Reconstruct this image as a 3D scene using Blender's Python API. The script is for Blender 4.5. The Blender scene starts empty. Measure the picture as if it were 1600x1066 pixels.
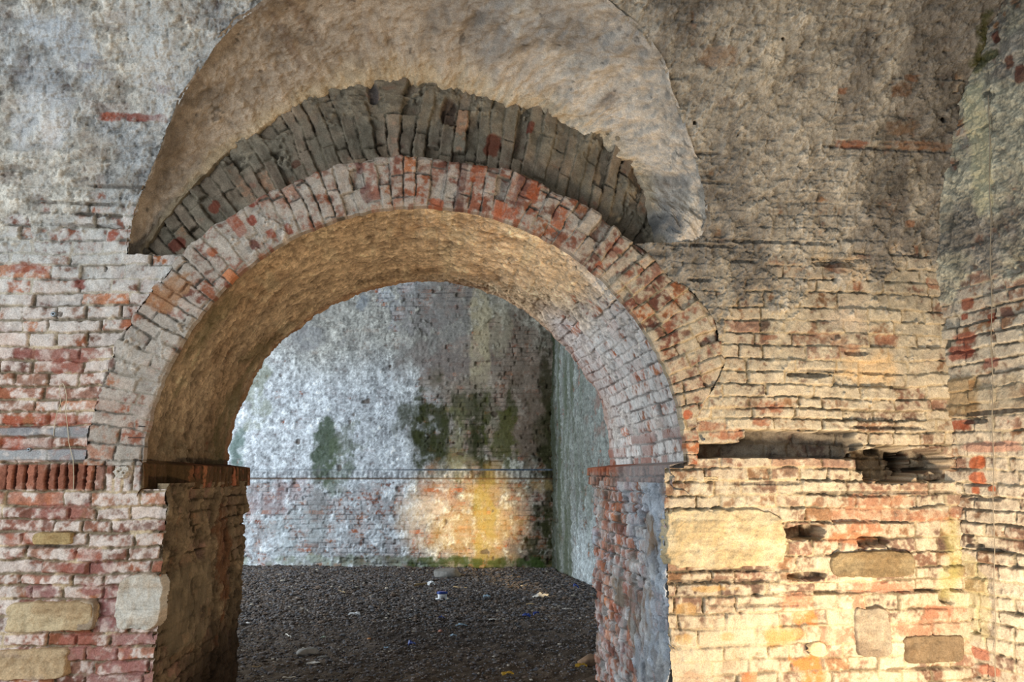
import bpy, math, random
import numpy as np
random.seed(7)
C = bpy.context.scene.collection
S = bpy.context.scene

# ------------------------------------------------------------------ camera
YAW, PITCH, FPX, CAMZ = math.radians(6.18), math.radians(9.5), 1250.0, 1.30
cam_data = bpy.data.cameras.new('camera'); cam_data.sensor_width = 36.0
cam_data.lens = FPX / 1600 * 36.0; cam_data.clip_start = 0.05; cam_data.clip_end = 200
cam = bpy.data.objects.new('camera', cam_data); C.objects.link(cam)
cam.location = (0, 0, CAMZ); cam.rotation_euler = (math.pi/2 + PITCH, 0, -YAW)
S.camera = cam

# ------------------------------------------------------------------ light
S.view_settings.view_transform = 'Standard'; S.view_settings.look = 'None'
S.view_settings.gamma = 1; S.view_settings.use_curve_mapping = False
S.view_settings.exposure = 0.0
W = bpy.data.worlds.new('overcast_sky'); S.world = W; W.use_nodes = True
bg = W.node_tree.nodes['Background']; bg.inputs[0].default_value = (0.78, 0.90, 1.0, 1); bg.inputs[1].default_value = 0.46

def area(name, loc, target, size, size_y, power, col, spread=180):
    d = bpy.data.lights.new(name, 'AREA'); d.shape = 'RECTANGLE'; d.size = size; d.size_y = size_y
    d.energy = power; d.color = col; d.spread = math.radians(spread)
    o = bpy.data.objects.new(name, d); C.objects.link(o); o.location = loc
    v = np.array(target, float) - np.array(loc, float)
    from mathutils import Vector
    o.rotation_euler = Vector(v).to_track_quat('-Z', 'Y').to_euler()
    return o
# daylight entering the front bay from its open left end
area('daylight_front', (-3.7, 0.5, 1.6), (-0.8, 3.8, 1.2), 2.6, 2.6, 150, (0.80, 0.90, 1.0))
# daylight entering the back room through its open left end
area('daylight_back', (-6.2, 8.6, 2.4), (0.5, 10.2, 1.4), 4.5, 3.2, 470, (0.86, 0.94, 1.0))

# ------------------------------------------------------------------ survey: where things of the photo stand
YF, YB, R0, ZC = 3.80, 5.43, 1.266, 1.342       # front face, rear face, arch radius, springing height
VR, VZ = 2.1, 2.2                               # vault radius and the height where the wall starts to curve
def ray(px, py):
    px = np.asarray(px, float); py = np.asarray(py, float)
    u = (px-800)/FPX; v = (533-py)/FPX
    cp, sp, cy, sy = math.cos(PITCH), math.sin(PITCH), math.cos(YAW), math.sin(YAW)
    y = cp - v*sp; z = sp + v*cp
    return u*cy + y*sy, -u*sy + y*cy, z
def on_y(px, py, yy):
    x, y, z = ray(px, py); k = yy/y
    return x*k, CAMZ + z*k
def on_front(px, py):                           # (x, t): t runs up the wall and on along the vault
    x, y, z = ray(px, py)
    k = YF/y; zp = CAMZ + z*k
    yc, zc = YF-VR, VZ                          # centre of the vault
    a = y*y + z*z; b = -2*(y*yc + z*(zc-CAMZ)); c = yc*yc + (zc-CAMZ)**2 - VR*VR
    kk = (-b + np.sqrt(np.maximum(b*b - 4*a*c, 0)))/(2*a)
    t = np.where(zp < VZ, zp, VZ + VR*np.arctan2(CAMZ + kk*z - zc, kk*y - yc))
    return np.where(zp < VZ, x*k, x*kk), t
def on_floor(px, py):
    x, y, z = ray(px, py); k = -CAMZ/z
    return float(x*k), float(y*k)
WR0, WRD = np.array([2.65, 3.8]), np.array([0.204, -1.0])/math.hypot(0.204, 1)      # right wall of the bay
WB0, WB1 = np.array([-2.65, 12.44]), np.array([1.84, 11.62])
WBD = (WB1-WB0)/np.linalg.norm(WB1-WB0)                                             # back wall
WI0 = WB1; WID = np.array([0.09, -1.0])/math.hypot(0.09, 1)                         # inner right wall
def on_line(px, py, p0, d):                     # (s, z) on a vertical plane through p0 along d
    x, y, z = ray(px, py); n = np.array([-d[1], d[0]])
    k = (p0 @ n)/(x*n[0] + y*n[1])
    return (x*k-p0[0])*d[0] + (y*k-p0[1])*d[1], CAMZ + z*k

# ------------------------------------------------------------------ noise
def h2(ix, iy, seed):
    a = (ix.astype(np.int64)*374761393 + iy.astype(np.int64)*668265263 + seed*974634777) & 0xFFFFFFFF
    a = ((a ^ (a >> 13))*1274126177) & 0xFFFFFFFF
    a = (a ^ (a >> 16)) & 0xFFFFFFFF
    a = (a*2246822519) & 0xFFFFFFFF
    a = a ^ (a >> 15)
    return (a & 0xFFFFFF)/float(0xFFFFFF)
def vn(x, y, seed=0):
    ix = np.floor(x); iy = np.floor(y); fx = x-ix; fy = y-iy
    fx = fx*fx*(3-2*fx); fy = fy*fy*(3-2*fy)
    a = h2(ix, iy, seed); b = h2(ix+1, iy, seed); c = h2(ix, iy+1, seed); d = h2(ix+1, iy+1, seed)
    return ((a + (b-a)*fx)*(1-fy) + (c + (d-c)*fx)*fy)*2-1
def fbm(x, y, o=4, seed=0, g=0.55):
    s = 0; a = 1; t = 0
    for i in range(o):
        s = s + a*vn(x*2.03**i + 17.3*i, y*2.03**i - 9.1*i, seed+i*7); t += a; a *= g
    return s/t*1.6
def ss(a, b, x):
    t = np.clip((x-a)/(b-a), 0, 1); return t*t*(3-2*t)
def mix(a, b, m):
    if a.ndim > m.ndim if hasattr(a, 'ndim') else False: m = m[..., None]
    return a + (b-a)*m
def mc(a, c, m): return a + (np.asarray(c, float)-a)*m[..., None]
def lin(r, g, b):
    c = np.array([r, g, b], float)/255
    return np.where(c < .04045, c/12.92, ((c+.055)/1.055)**2.4)

# ------------------------------------------------------------------ brick layouts
class Layout:
    def __init__(self, rows, u0, u1, seed, lens=(.13, .135, .125, .24, .25, .19), stretch=None):
        rng = random.Random(seed); self.rows = np.array(rows, float); self.B = 1000.0
        keys = []; self.seed = seed
        for i in range(len(rows)+1):
            u = u0 - rng.random()*.2; row = []
            ln = lens if not stretch or i-1 not in stretch else stretch[i-1]
            while u < u1:
                row.append(i*self.B + (u-u0) + 5); u += rng.choice(ln)*(.85+.3*rng.random())
            keys += row
        self.keys = np.array(keys); self.u0 = u0
    def at(self, u, v):
        r = np.searchsorted(self.rows, v)
        rr = np.clip(r, 1, len(self.rows)-1)
        lo, hi = self.rows[rr-1], self.rows[rr]
        k = r*self.B + (u-self.u0) + 5
        i = np.clip(np.searchsorted(self.keys, k), 1, len(self.keys)-1)
        a, b = self.keys[i-1], self.keys[i]
        return i, k-a, b-k, v-lo, hi-v, r
def mk_rows(v0, v1, p, seed, fixed=(), jit=.2):
    rng = random.Random(seed); rows = []; v = v0
    fixed = sorted(fixed)
    if fixed:
        while v < fixed[0]-p*.6: rows.append(v); v += p*(1-jit/2+jit*rng.random())
        rows += fixed; v = fixed[-1] + p
    while v < v1: rows.append(v); v += p*(1-jit/2+jit*rng.random())
    return rows

RED = [lin(164, 102, 74), lin(154, 98, 76), lin(136, 90, 74), lin(172, 112, 78), lin(150, 110, 92), lin(168, 124, 102)]
TANP = [lin(150, 118, 94), lin(140, 108, 90), lin(128, 104, 90), lin(158, 122, 92), lin(146, 116, 98), lin(160, 130, 108)]
def masonry(u, v, L, seed, plaster, wash, washc, mortc, plastc, jd=.013, fb=0.0, pal=None, jw=.0035, rough=1.0, amp=1.0, redm=None, wave=1.0):
    """height (m, outward) and colour of a brick wall under lime wash and patchy plaster"""
    wu = u + .007*fbm(u*7, v*7, 2, seed+1) + .002*vn(u*60, v*60, seed+2)
    wv = v + wave*.009*fbm(u*2.2, v*2.2, 2, seed+3) + .004*vn(u*14, v*14, seed+44) + .0022*vn(u*55, v*55, seed+4)
    bid, ua, ub, va, vb, row = L.at(wu, wv)
    z0 = np.zeros_like(bid)
    r1, r2, r3, r4, r5 = [h2(bid, z0, seed+50+i) for i in range(5)]
    n40 = fbm(u*38, v*38, 3, seed+5); n10 = fbm(u*9, v*9, 4, seed+6); n3 = fbm(u*2.5, v*2.5, 4, seed+7); n120 = fbm(u*110, v*110, 2, seed+8)
    n70 = fbm(u*75, v*60, 3, seed+12); n20 = fbm(u*19, v*16, 3, seed+13)
    edge = np.minimum(np.minimum(ua, ub), np.minimum(va, vb)) - jw*(1+.5*n10) + .0026*n40 + .0012*n120
    b = ss(-.0005, .0048, edge)
    base = (r1-.5)*.014*amp - (r2 > .88)*.014*amp - (r2 < .05)*.02*amp
    tilt = (va-vb)*(r3-.5)*.12*amp
    hb = base + tilt + .0028*n40*rough + .003*n10
    fill = ss(-.1, .5, n3*.7 + n10*.6 + fb + .3*n20)
    hj = base*.5 - jd*(1.25-1.1*fill) + .002*n40
    h = hj + (hb-hj)*b
    pm = ss(.42, .58, plaster + .30*n10 + .10*n40)
    lump = np.abs(fbm(u*13, v*11, 4, seed+14))
    hp = .004 + .009*n10*rough + .0045*n40*rough + .0015*n120 + .012*rough*(lump-.3) + .003*n20
    h = h + (hp-h)*pm*.72
    # colour
    red = np.array(RED if pal is None else pal)[(r4*5.99).astype(int)]
    red = red*(.75+.5*r5)[..., None]*(1+.22*n40)[..., None]
    w = .22*ss(-.6, .6, n10) + .78*ss(.22, .80, wash + .40*n10 + .40*n40 + .35*n20 + .30*n70 + (r3-.5)*.50 - (r5 > .95)*.45)
    red0 = red
    red = red*(1+.18*n20)[..., None]
    col = red + (washc*(1+.16*n40+.14*n20+.10*(r1-.5))[..., None]-red)*w[..., None]
    if redm is not None: col = col*(1-redm[..., None]) + red*redm[..., None]
    deep = ss(-.004, -.016, h)
    mcol = mortc*(1+.15*n40 + .1*n3)[..., None]
    mcol = mcol*(1-.55*deep)[..., None]
    col = mcol + (col-mcol)*ss(-.001, .004, edge)[..., None]
    pc = plastc*(1 + .22*n40 + .16*n10 + .05*n120 + .16*n20 + .25*(lump-.3))[..., None]
    pc = pc*(1-.32*ss(.30, .55, n70+.4*n20))[..., None]
    chip = ss(.28, .36, fbm(u*27, v*23, 4, seed+15)+.3*n10); h = h + .003*chip*pm*rough; pc = pc*(1+.28*chip)[..., None]
    chip2 = ss(.30, .38, fbm(u*17, v*30, 4, seed+16)-.2*n10); h = h - .004*chip2*pm*rough; pc = pc*(1-.28*chip2)[..., None]
    pit = ss(.75, 1.05, fbm(u*30, v*22, 3, seed+9))
    h = h - .006*pit*pm; pc = pc*(1-.45*pit)[..., None]
    col = col + (pc-col)*pm[..., None]*.88
    return h, np.clip(col, .004, .95), dict(b=b, pm=pm, edge=edge, row=row, n10=n10, n40=n40, n3=n3, ru=r1)

def blob(u, v, c, r, soft=.35, rag=.35, seed=0, f=12, p=2, rot=0):
    du, dv = u-c[0], v-c[1]
    if rot: du, dv = du*math.cos(rot)+dv*math.sin(rot), -du*math.sin(rot)+dv*math.cos(rot)
    d = 1 - (np.abs(du/r[0])**p + np.abs(dv/r[1])**p)**(1.0/p)
    m = np.zeros_like(u)
    near = d > -1.2
    if near.any():
        m[near] = ss(-soft/2, soft/2, d[near] + rag*fbm(u[near]*f, v[near]*f, 4, seed)*.8)
    return m
class Surf:
    """a wall whose survey function turns photo positions into its own metres"""
    def __init__(self, fn): self.fn = fn
    def c(self, px, py):
        a, b = self.fn(px, py); return float(a), float(b)
    def box(self, x0, y0, x1, y1):
        cx, cy = (x0+x1)/2, (y0+y1)/2
        a = self.c(x0, cy); b = self.c(x1, cy); e = self.c(cx, y0); g = self.c(cx, y1)
        return ((a[0]+b[0])/2, (e[1]+g[1])/2), (abs(b[0]-a[0])/2, abs(e[1]-g[1])/2)

# ------------------------------------------------------------------ materials
def mat_masonry(name='lime_washed_masonry', rough=.93, bump=.35, scale=1.0):
    m = bpy.data.materials.new(name); m.use_nodes = True; nt = m.node_tree; N = nt.nodes; Lk = nt.links
    bs = N['Principled BSDF']; bs.inputs['Roughness'].default_value = rough
    bs.inputs['Specular IOR Level'].default_value = .15
    at = N.new('ShaderNodeAttribute'); at.attribute_name = 'Col'
    tc = N.new('ShaderNodeTexCoord')
    n1 = N.new('ShaderNodeTexNoise'); n1.inputs['Scale'].default_value = 170*scale; n1.inputs['Detail'].default_value = 4
    n2 = N.new('ShaderNodeTexNoise'); n2.inputs['Scale'].default_value = 45*scale; n2.inputs['Detail'].default_value = 6
    mr = N.new('ShaderNodeMapRange'); mr.inputs[1].default_value = .3; mr.inputs[2].default_value = .7
    mr.inputs[3].default_value = .74; mr.inputs[4].default_value = 1.24
    mx = N.new('ShaderNodeMix'); mx.data_type = 'RGBA'; mx.blend_type = 'MULTIPLY'; mx.inputs[0].default_value = 1
    ad = N.new('ShaderNodeMath'); ad.operation = 'ADD'
    bp = N.new('ShaderNodeBump'); bp.inputs['Strength'].default_value = bump; bp.inputs['Distance'].default_value = .004
    for n in (n1, n2): Lk.new(tc.outputs['Object'], n.inputs['Vector'])
    Lk.new(n1.outputs[0], mr.inputs[0]); Lk.new(at.outputs['Color'], mx.inputs[6]); Lk.new(mr.outputs[0], mx.inputs[7])
    Lk.new(mx.outputs[2], bs.inputs['Base Color'])
    Lk.new(n1.outputs[0], ad.inputs[0]); Lk.new(n2.outputs[0], ad.inputs[1]); Lk.new(ad.outputs[0], bp.inputs['Height'])
    Lk.new(bp.outputs[0], bs.inputs['Normal'])
    return m
def mat_plain(name, col, rough=.7, metal=0.0, var=.25, scale=40):
    m = bpy.data.materials.new(name); m.use_nodes = True; nt = m.node_tree; N = nt.nodes; Lk = nt.links
    bs = N['Principled BSDF']; bs.inputs['Roughness'].default_value = rough; bs.inputs['Metallic'].default_value = metal
    tc = N.new('ShaderNodeTexCoord'); n = N.new('ShaderNodeTexNoise'); n.inputs['Scale'].default_value = scale; n.inputs['Detail'].default_value = 5
    r = N.new('ShaderNodeValToRGB'); c = np.array(col)
    r.color_ramp.elements[0].position = .3; r.color_ramp.elements[1].position = .7
    r.color_ramp.elements[0].color = (*np.clip(c*(1-var), 0, 1), 1); r.color_ramp.elements[1].color = (*np.clip(c*(1+var), 0, 1), 1)
    Lk.new(tc.outputs['Object'], n.inputs['Vector']); Lk.new(n.outputs[0], r.inputs[0]); Lk.new(r.outputs[0], bs.inputs['Base Color'])
    bp = N.new('ShaderNodeBump'); bp.inputs['Strength'].default_value = .4; bp.inputs['Distance'].default_value = .003
    Lk.new(n.outputs[0], bp.inputs['Height']); Lk.new(bp.outputs[0], bs.inputs['Normal'])
    return m
M_WALL = mat_masonry()
M_FAR = mat_masonry('damp_lime_wash', bump=.3, scale=.5)
M_SOIL = mat_masonry('dark_soil', rough=1.0, bump=.8, scale=.6)

# ------------------------------------------------------------------ mesh builders
def link(name, me, mat, parent=None, kind=None):
    o = bpy.data.objects.new(name, me); C.objects.link(o)
    if mat: me.materials.append(mat)
    if parent: o.parent = parent
    if kind: o['kind'] = kind
    return o
def raw_mesh(name, V, F, col=None, smooth=True):
    me = bpy.data.meshes.new(name); n = F.shape[1]
    me.vertices.add(len(V)); me.vertices.foreach_set('co', V.astype(np.float32).ravel())
    me.loops.add(F.size); me.loops.foreach_set('vertex_index', F.astype(np.int32).ravel())
    me.polygons.add(len(F)); me.polygons.foreach_set('loop_start', np.arange(len(F), dtype=np.int32)*n)
    me.polygons.foreach_set('use_smooth', np.full(len(F), smooth))
    me.update(calc_edges=True); me.validate()
    if col is not None:
        a = me.color_attributes.new('Col', 'FLOAT_COLOR', 'POINT')
        a.data.foreach_set('color', np.concatenate([col, np.ones((len(col), 1))], 1).astype(np.float32).ravel())
    return me
def grid(name, P, col, mat, keep=None, parent=None, kind=None, flip=False):
    n, m = P.shape[:2]; idx = np.arange(n*m).reshape(n, m)
    F = np.stack([idx[:-1, :-1], idx[:-1, 1:], idx[1:, 1:], idx[1:, :-1]], -1)
    if flip: F = F[..., ::-1]
    F = F[keep] if keep is not None else F.reshape(-1, 4)
    used = np.zeros(n*m, bool); used[F.ravel()] = True
    new = np.cumsum(used)-1
    return link(name, raw_mesh(name, P.reshape(-1, 3)[used], new[F], col.reshape(-1, 3)[used]), mat, parent, kind)
def spaced(a, f0, f1, b, fine, coarse=.05):
    parts = []
    if f0 > a: parts.append(np.linspace(a, f0, max(2, int((f0-a)/coarse)+1))[:-1])
    parts.append(np.linspace(f0, f1, int((f1-f0)/fine)+1))
    if b > f1: parts.append(np.linspace(f1, b, max(2, int((b-f1)/coarse)+1))[1:])
    return np.concatenate(parts)
def inside(poly, x, y):
    r = np.zeros(x.shape, bool); n = len(poly)
    for i in range(n):
        x0, y0 = poly[i]; x1, y1 = poly[(i+1) % n]
        if y0 == y1: continue
        c = ((y0 > y) != (y1 > y)) & (x < (x1-x0)*(y-y0)/(y1-y0)+x0); r ^= c
    return r
def tagthing(o, label, cat, group=None):
    o['label'] = label; o['category'] = cat
    if group: o['group'] = group
    return o

FINE = .0038
#STRUCTURE
exec_order = []
# ------------------------------------------------------------------ lunette curves
B1px = [(198,398),(207,345),(222,300),(240,262),(262,200),(285,150),(312,110),(340,68),(370,35),(400,15),(440,-20),(500,-60),(560,-85),(650,-95),(740,-90),(820,-70),(900,-30),(960,15),(1000,50),(1035,100),(1050,150),(1072,205),(1088,255),(1100,300),(1103,340),(1090,372),(1060,379)]
B0px = [(204,428),(225,385),(262,335),(300,292),(340,252),(375,225),(405,203),(430,182),(470,162),(500,150),(540,140),(580,132),(620,130),(650,131),(700,137),(740,143),(790,158),(830,170),(870,190),(905,205),(930,215),(960,240),(985,262),(1005,287),(1018,320),(1030,352),(1036,378)]
YT = 3.93                                        # plane of the tympanum ring
b1 = [on_front(*p) for p in B1px]; B1 = np.array([(float(a), float(b)) for a, b in b1])
def wall_pos(x, t, h):
    ph = np.clip((t-VZ)/VR, 0, None)
    y = YF - VR*(1-np.cos(ph)); z = np.where(t < VZ, t, VZ + VR*np.sin(ph))
    return np.stack([x, y - h*np.cos(ph), z - h*np.sin(ph)], -1)
hole_poly = [tuple(p) for p in B1]

def rout(th):                                    # outer radius of the voussoir ring, th from the right springing
    d = np.degrees(th)
    return R0 + .25 + .05*ss(42, 25, d) + .03*np.exp(-((d-30)/7)**2) - .24*ss(20, 9, d) + .012*vn(th*9, th*0, 5) + .008*vn(th*30, th*0, 6)

# ------------------------------------------------------------------ front wall
FS = Surf(on_front)
def front_features(u, v, h, col, info):
    """stones, holes and single bricks picked from the photo: (x0, y0, x1, y1)"""
    def colour(box, c, s=1.0, rag=.3, soft=.4, p=2, f=14, sd=0):
        nonlocal col
        ce, r = FS.box(*box); m = blob(u, v, ce, r, soft, rag, 900+sd+int(box[0]), f, p)*s*(1-.35*ss(.2, .6, info['n40']))
        col = mc(col, c, m) if np.ndim(c) else col*(1+(c-1)*m)[..., None]
        return m
    def bump(box, dh, rag=.2, soft=.25, p=3, f=14, flat=None):
        nonlocal h
        ce, r = FS.box(*box); m = blob(u, v, ce, r, soft, rag, 500+int(box[0]+box[1]), f, p)
        h = h + dh*m if flat is None else h*(1-m) + (dh + flat*info['n10'] + .3*flat*info['n40'])*m
        return m
    # plaster bands and the chase over the impost line
    for b, c in [((-60,702,225,720), lin(158,160,160)), ((-60,668,80,682), lin(142,142,142)), ((80,668,150,684), lin(150,150,150))]:
        m = colour(b, c, .85, .3, .5, 4); bump(b, .012, flat=.004)
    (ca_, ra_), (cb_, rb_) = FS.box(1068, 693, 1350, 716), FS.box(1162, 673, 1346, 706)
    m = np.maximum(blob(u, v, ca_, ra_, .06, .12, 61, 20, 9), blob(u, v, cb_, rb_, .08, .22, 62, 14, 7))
    h = h*(1-.55*m) + (-.115 + .012*info['n10'])*m; col = mc(col*(1-.55*m)[..., None], lin(88,82,80), m*.4)  # chase also darkened in colour, standing in for a deeper shadow
    # holes
    for b, d in [((1338,698,1446,752), -.19), ((1424,700,1484,740), -.15), ((1440,730,1500,752), -.06), ((1385,694,1410,712), -.06),
                 ((1228,820,1288,843), -.10), ((1338,838,1392,856), -.06), ((1236,894,1290,908), -.05), ((1465,925,1490,945), -.03),
                 ((1275,408,1335,418), -.02), ((1320,548,1360,556), -.015), ((1232,582,1300,590), -.02), ((1180,840,1232,846), 0),
                 ((1505,146,1511,154), -.05), ((1083,189,1089,195), -.05), ((1221,58,1226,63), -.04), ((1471,183,1479,192), -.04),
                 ((160,415,164,422), -.03), ((92,488,99,495), -.02)]:
        if d: bump(b, d*1.15, .35 if b[2]-b[0] > 12 else 0, .10, 3, 22); colour(b, lin(70,60,50), .6, .2, .3)
    # ragged long cracks under overhanging courses: (x0, y, x1)
    for x0, y, x1, d in [(1075,437,1110,.02),(1120,378,1290,.014),(1260,406,1340,.018),(1140,408,1180,.012),(1245,580,1330,.016),(1345,583,1400,.012),
                         (1040,909,1190,.018),(1085,893,1230,.012),(1200,925,1500,.016),(1120,946,1260,.014),(1250,770,1490,.010),(1150,755,1260,.010),(1335,668,1440,.016),
                         (1290,233,1485,.012),(1030,383,1150,.012),(1090,285,1140,.012),(1085,240,1130,.010),(1380,1046,1500,.018),
                         (140,292,235,.016),(60,318,190,.010),(120,336,190,.010),(60,352,190,.012),(0,855,120,.008)]:
        bump((x0, y-3, x1, y+3), -d, .5, .4, 4, 26); colour((x0, y-2.5, x1, y+2.5), lin(90,80,68), .7, .5, .4, 4, 26)
    # red and orange bricks with the wash gone
    RB = [(160,177,188,188,(176,84,48)),(192,179,254,189,(150,72,52)),(1308,221,1354,231,(150,68,50)),(14,413,72,426,(170,88,60)),(112,436,130,450,(150,72,58)),(170,363,181,376,(176,84,56)),
          (20,546,62,560,(160,92,78)),(62,546,148,564,(170,104,86)),(80,562,124,582,(172,96,74)),(0,650,34,664,(186,92,58)),(54,648,142,664,(188,96,64)),(0,684,34,701,(190,92,54)),
          (36,686,80,700,(190,140,118)),(138,684,186,700,(176,86,62)),(155,606,198,626,(160,90,78)),(190,528,212,544,(140,72,62)),(60,790,130,812,(178,110,92)),(0,836,50,852,(190,108,76)),
          (112,858,156,874,(184,96,66)),(90,880,130,896,(176,98,76)),(130,878,176,896,(166,104,92)),(130,914,180,930,(178,116,104)),(40,916,84,934,(168,112,104)),(154,934,182,985,(172,106,100)),
          (182,928,204,962,(176,120,112)),(96,992,150,1008,(188,108,84)),(170,992,260,1008,(186,130,118)),(112,1012,196,1032,(184,118,104)),(158,1034,240,1053,(184,120,108)),(130,1055,250,1070,(180,124,112)),
          (1190,628,1226,644,(170,82,52)),(1068,640,1088,656,(190,92,48)),(1068,660,1128,672,(160,82,60)),(1116,672,1160,684,(176,92,62)),(1180,655,1200,664,(170,84,56)),
          (1275,522,1322,538,(130,82,70)),(1310,540,1346,556,(150,92,76)),(1372,524,1402,538,(150,82,62)),(1295,412,1330,426,(140,84,62)),(1450,436,1466,452,(150,74,50)),(1335,440,1345,452,(150,80,58)),
          (1328,775,1374,791,(176,108,80)),(1374,775,1420,790,(184,124,92)),(1404,798,1488,814,(184,108,76)),(1312,794,1402,814,(190,134,104)),(1322,818,1380,830,(190,112,74)),(1300,832,1372,848,(200,120,70)),
          (1244,956,1280,976,(226,134,44)),(1240,1028,1284,1046,(224,138,52)),(1255,1050,1290,1068,(228,140,60)),(1064,1052,1100,1070,(196,112,76)),(1162,1052,1180,1066,(216,124,56)),(1224,930,1270,950,(206,140,108)),
          (1448,948,1500,968,(196,124,96)),(1284,984,1328,1004,(206,146,120)),(1390,970,1496,992,(180,132,108)),(1326,912,1420,926,(204,128,100)),(1196,524,1216,530,(160,84,60)),(1416,345,1428,354,(120,66,48)),
          (1395,130,1420,150,(96,60,44)),(1415,118,1432,126,(110,60,44)),(1310,138,1322,146,(130,74,54)),(1400,222,1480,234,(118,78,60)),(125,98,140,108,(120,92,88)),(248,134,264,144,(128,82,78)),
          (1385,190,1430,210,(110,96,84)),(1100,74,1150,104,(140,132,120)),(1560,640,1590,650,(0,0,0))]
    for x0, y0, x1, y1, c in RB[:-1]:
        g = np.array(lin(*c)); g = (g*.86 + g.mean()*.14)*.86; g = g if x0 < 900 or (c[0]-c[2] > 150) else g*.6 + lin(176,140,108)*.4; colour((x0-2, y0-1, x1+2, y1+1), g, .66 + .22*ss(.35, -.2, info['n40'] + .6*info['n10']), .42, .4, 5, 34)
    # darker grimy stones
    for b, c, s in [((1440,110,1510,260), .8, 1), ((1370,180,1440,215), .72, 1), ((1340,230,1480,300), .82, 1), ((1050,70,1120,110), .9, 1), ((1380,110,1435,150), .72, 1),
                    ((1220,20,1330,120), .86, 1), ((1360,420,1440,480), .82, 1), ((1270,395,1340,440), .84, 1), ((140,20,200,60), .86, 1), ((100,170,160,260), .9, 1), ((0,130,60,240), .88, 1),
                    ((1350,270,1410,330), .8, 1), ((1330,590,1440,640), .94, 1), ((150,250,240,290), .9, 1)]:
        colour(b, c, s, .6, .8, 2, 10)
    for b, c in [((20,120,110,230), (206,206,206)), ((200,60,300,190), (208,206,202)), ((50,20,150,110), (196,200,204)), ((70,190,95,235), (222,214,206)), ((190,0,260,70), (196,196,192)),
                 ((1310,395,1350,440), (206,182,150)), ((1265,380,1300,420), (200,180,150)), ((1290,480,1350,520), (206,186,164)), ((1330,550,1400,600), (226,190,140)), ((1035,950,1240,1066), (212,196,166))]:
        colour(b, lin(*c), .55, .8, .9, 2, 9)
    # tan stain patches on the pale wash low on the right
    for b in [(1056,944,1090,962),(1056,992,1080,1006),(1080,916,1140,926),(1120,990,1146,1002),(1180,980,1260,1004),(1200,984,1240,1010)]:
        colour(b, lin(196,158,98), .6, .7, .6, 2, 20)
    for b in [(1480,820,1512,920), (1470,880,1500,940)]:
        colour(b, lin(190,180,110), .45, .6, .8, 2, 12)
    # moss in the upper right corner
    for b in [(1526,20,1548,60),(1522,56,1544,100),(1516,84,1536,110)]:
        colour(b, lin(70,70,30), .8, .6, .6, 2, 20)
    return h, col

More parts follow.
